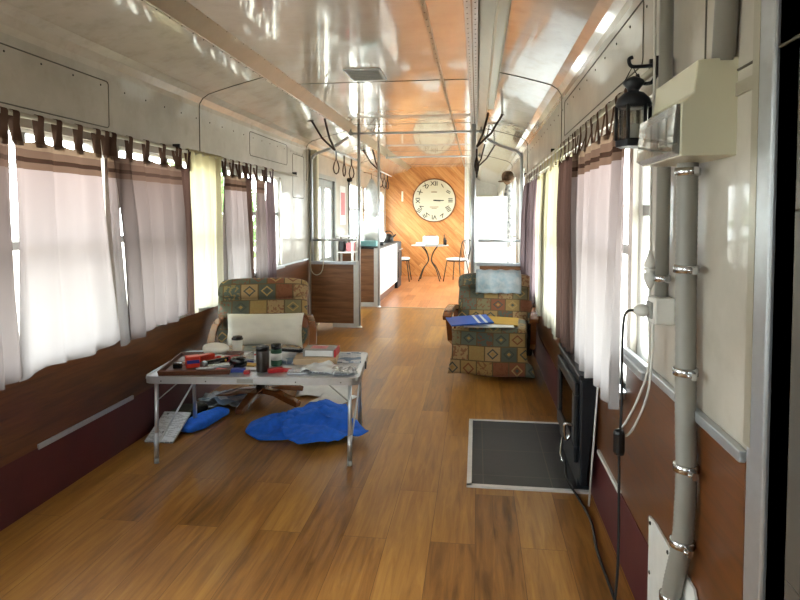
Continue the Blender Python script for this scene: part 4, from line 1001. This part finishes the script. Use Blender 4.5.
MB().tube([(-.028, 0, .2), (-.004, 0, .248), (.02, 0, .2)], .0022, 6).build('hanger', 'black_iron', t, local=True)

# small conduit with socket
t = thing('conduit_pipe', 'slim grey conduit pipe coming down to the white power socket', 'pipe', (.555, 1.91, 1.13))
MB().tube([(.56, 1.91, 2.3), (.56, 1.91, 1.12)], .02, 14).build('tube', 'pvc_grey', t)
def pclip(x, y, z, r, parent, s=1):
    MB().lathe([(r+.002, -.011), (r+.005, -.009), (r+.005, .009), (r+.002, .011)], (x, y, z), 16).box((x+.002, y - r - .018, z), (.012, .03, .018)).build('clip', 'chrome', parent)
    MB().puff((x-.006, y - r - .022, z), (.014, .014, .014), 1, nu=8, nv=6).build('clip_screw', 'chrome', parent)
pclip(.56, 1.91, 1.20, .02, t)
t = thing('power_socket', 'white wall power socket box at the foot of the slim conduit', 'socket', (.555, 1.895, 1.1))
MB().box((.555, 1.895, 1.105), (.06, .085, .08), bevel=.006).build('box', 'white_plastic', t)
MB().box((.522, 1.895, 1.105), (.008, .05, .05), bevel=.003).build('faceplate', 'grey_plastic', t)
t = thing('plug', 'white plug pushed into the wall socket with a black cable', 'plug', (.505, 1.91, 1.105))
MB().lathe([(.016, 0), (.02, .008), (.018, .025), (.008, .04)], (.519, 1.91, 1.10), 12, Matrix.Rotation(-PI/2, 3, 'Y')).build('body', 'white_plastic', t)
MB().tube(smooth_path([(.485, 1.91, 1.10), (.46, 1.91, 1.095), (.45, 1.91, 1.06), (.447, 1.91, .95), (.445, 1.895, .8), (.44, 1.9, .68)]), .0042, 8).tube(smooth_path([(.44, 1.9, .68), (.438, 1.88, .5), (.43, 1.85, .3), (.41, 1.84, .1), (.40, 1.8, .012), (.36, 1.6, .01)]), .0042, 8).build('cable', 'black_rubber', t)
MB().box((.44, 1.9, .69), (.035, .035, .085), bevel=.014).build('inline_switch', 'black_plastic', t)
t = thing('extension_connector', 'white inline cable connector hanging beside the slim conduit', 'connector', (.53, 1.925, 1.25))
MB().lathe([(.005, 0), (.011, .012), (.018, .03), (.019, .048), (.013, .0481), (.013, .058), (.0195, .0581), (.0195, .064), (.014, .0641), (.014, .068), (.019, .0681), (.018, .078), (.010, .098), (.005, .12)], (.53, 1.925, 1.165), 14).build('connector_body', 'white_plastic', t)
MB().tube(smooth_path([(.53, 1.925, 1.28), (.528, 1.925, 1.5), (.532, 1.925, 1.8), (.53, 1.935, 2.2)]), .0042, 8).tube(smooth_path([(.53, 1.925, 1.17), (.53, 1.925, 1.05), (.53, 1.925, .92), (.5, 1.925, .82), (.468, 1.925, .75), (.45, 1.925, .72), (.462, 1.915, .705), (.49, 1.915, .74), (.53, 1.915, .86), (.54, 1.915, 1.07)]), .0038, 8).build('cable', 'white_plastic', t)
MB().tube(smooth_path([(sx-.02, 3.25, .08), (.47, 3.12, .03), (.5, 2.98, .008), (.52, 2.75, .008), (.50, 2.5, .008), (.5, 2.2, .008), (.49, 1.8, .008)]), .006, 8).build('floor_cable', 'black_rubber', label='black cable running along the floor from the wood stove', cat='cable')

# breaker box
t = thing('fuse_box', 'cream fuse box with smoky clear cover at the top of the hose pipe', 'fuse box', (.53, 1.6, 1.53))
by0, by1 = 1.46, 1.78
MB().prism([(.464, 1.528), (.59, 1.528), (.59, 1.752), (.498, 1.746), (.49, 1.672), (.464, 1.65)], (by0, by1)).build('body', 'cream_plastic', t, bevel=.003)
MB().prism([(.446, 1.54), (.4635, 1.53), (.4635, 1.648), (.455, 1.648)], (by0+.005, by1-.005)).build('cover', 'smoked_cover', t)
for k in range(4): MB().b2(.456, .4645, by0+.03+k*.062, by0+.078+k*.062, 1.56, 1.63, .003).build('breaker', 'grey_plastic', t)

# thick hose pipe
t = thing('hose_pipe', 'thick ribbed grey pipe clipped down the right-hand wall', 'pipe', (.55, 1.7, .3))
hp = smooth_path([(.548, 1.665, 1.53), (.548, 1.665, 1.40), (.548, 1.66, 1.2), (.548, 1.645, .9), (.548, 1.63, .7), (.547, 1.645, .52), (.543, 1.70, .36), (.54, 1.74, .18), (.54, 1.76, .0)], 24)
MB().tube(hp, [.0255 + .0012*(i % 2) for i in range(len(hp))], 16).build('tube', 'pvc_grey', t)
for z in (1.505, 1.25, .98, .73, .52, .33):
    q = min(hp, key=lambda p: abs(p.z - z)); pclip(q.x, q.y, z, .027, t)
t = thing('drain_pipe', 'upper grey pipe dropping from the ceiling onto the fuse box', 'pipe', (.55, 1.5, 1.8))
MB().tube([(.56, 1.42, 2.32), (.56, 1.48, 1.745)], .025, 14).build('tube', 'pvc_grey', t); pclip(.56, 1.475, 1.91, .026, t)
# white cover plate at the foot of the pipe
t = thing('cover_plate', 'white screwed cover plate low on the wall behind the hose pipe', 'plate', (.57, 1.8, .05))
MB().prism([(1.58, .04), (2.03, .04), (2.03, .40), (1.96, .41), (1.62, .41), (1.58, .36)], (XR-.016, XR-.009), 'x').build('sheet', 'white_paint', t)
for y, z in ((2.01, .385), (2.01, .22), (1.83, .39), (1.60, .35), (1.6, .2)): MB().puff((XR-.017, y, z), (.008, .013, .013), 1, nu=8, nv=5).build('screw', 'rivet', t)
m = MB()
for z in (1.77, 1.62, 1.45, 1.2, 1.0): m.puff((XR, 1.36, z), (.006, .01, .01), 1, nu=8, nv=5)
o = m.build('screw', 'rivet', wr); o['kind'] = 'stuff'
MB().b2(XR-.012, XR, 1.33, 1.36, .9, 2.2).build('trim_13', 'strip_metal', **S)
MB().b2(XR-.005, XR, 1.36, 1.66, 1.66, 1.69).build('trim_14', 'strip_metal', **S)

# ================================================================== OUTSIDE
def bush(x, y, h, w, label, seed):
    t = thing('garden_tree', label, 'tree', (x, y, -1.2), group=None)
    rnd = random.Random(seed)
    MB().tube([(x, y, -1.2), (x+.1, y, -1.2 + h*.6)], [.12, .05], 8).build('trunk', 'bark', t)
    m = MB()
    for k in range(900):
        a, b = rnd.uniform(0, 2*PI), rnd.uniform(-1, 1); q = rnd.uniform(.55, 1)
        c = Vector((x + w*q*math.cos(a)*math.sqrt(1-b*b), y + w*q*math.sin(a)*math.sqrt(1-b*b), -1.2 + h*.6 + h*.42*q*b))
        s = rnd.uniform(.1, .2); u = Vector((rnd.uniform(-1, 1), rnd.uniform(-1, 1), rnd.uniform(-1, 1))).normalized(); v = u.orthogonal().normalized()
        m._add([c - u*s, c - v*s*.6, c + u*s, c + v*s*.6], [(0, 1, 2, 3)])
    m.build('foliage', 'foliage', t)
bush(-8.5, 17, 4.2, 1.6, 'leafy tree outside seen through the near leaf of the entrance doors', 1)
bush(-9, 21, 4.0, 1.8, 'leafy tree outside seen through the far leaf of the entrance doors', 2)
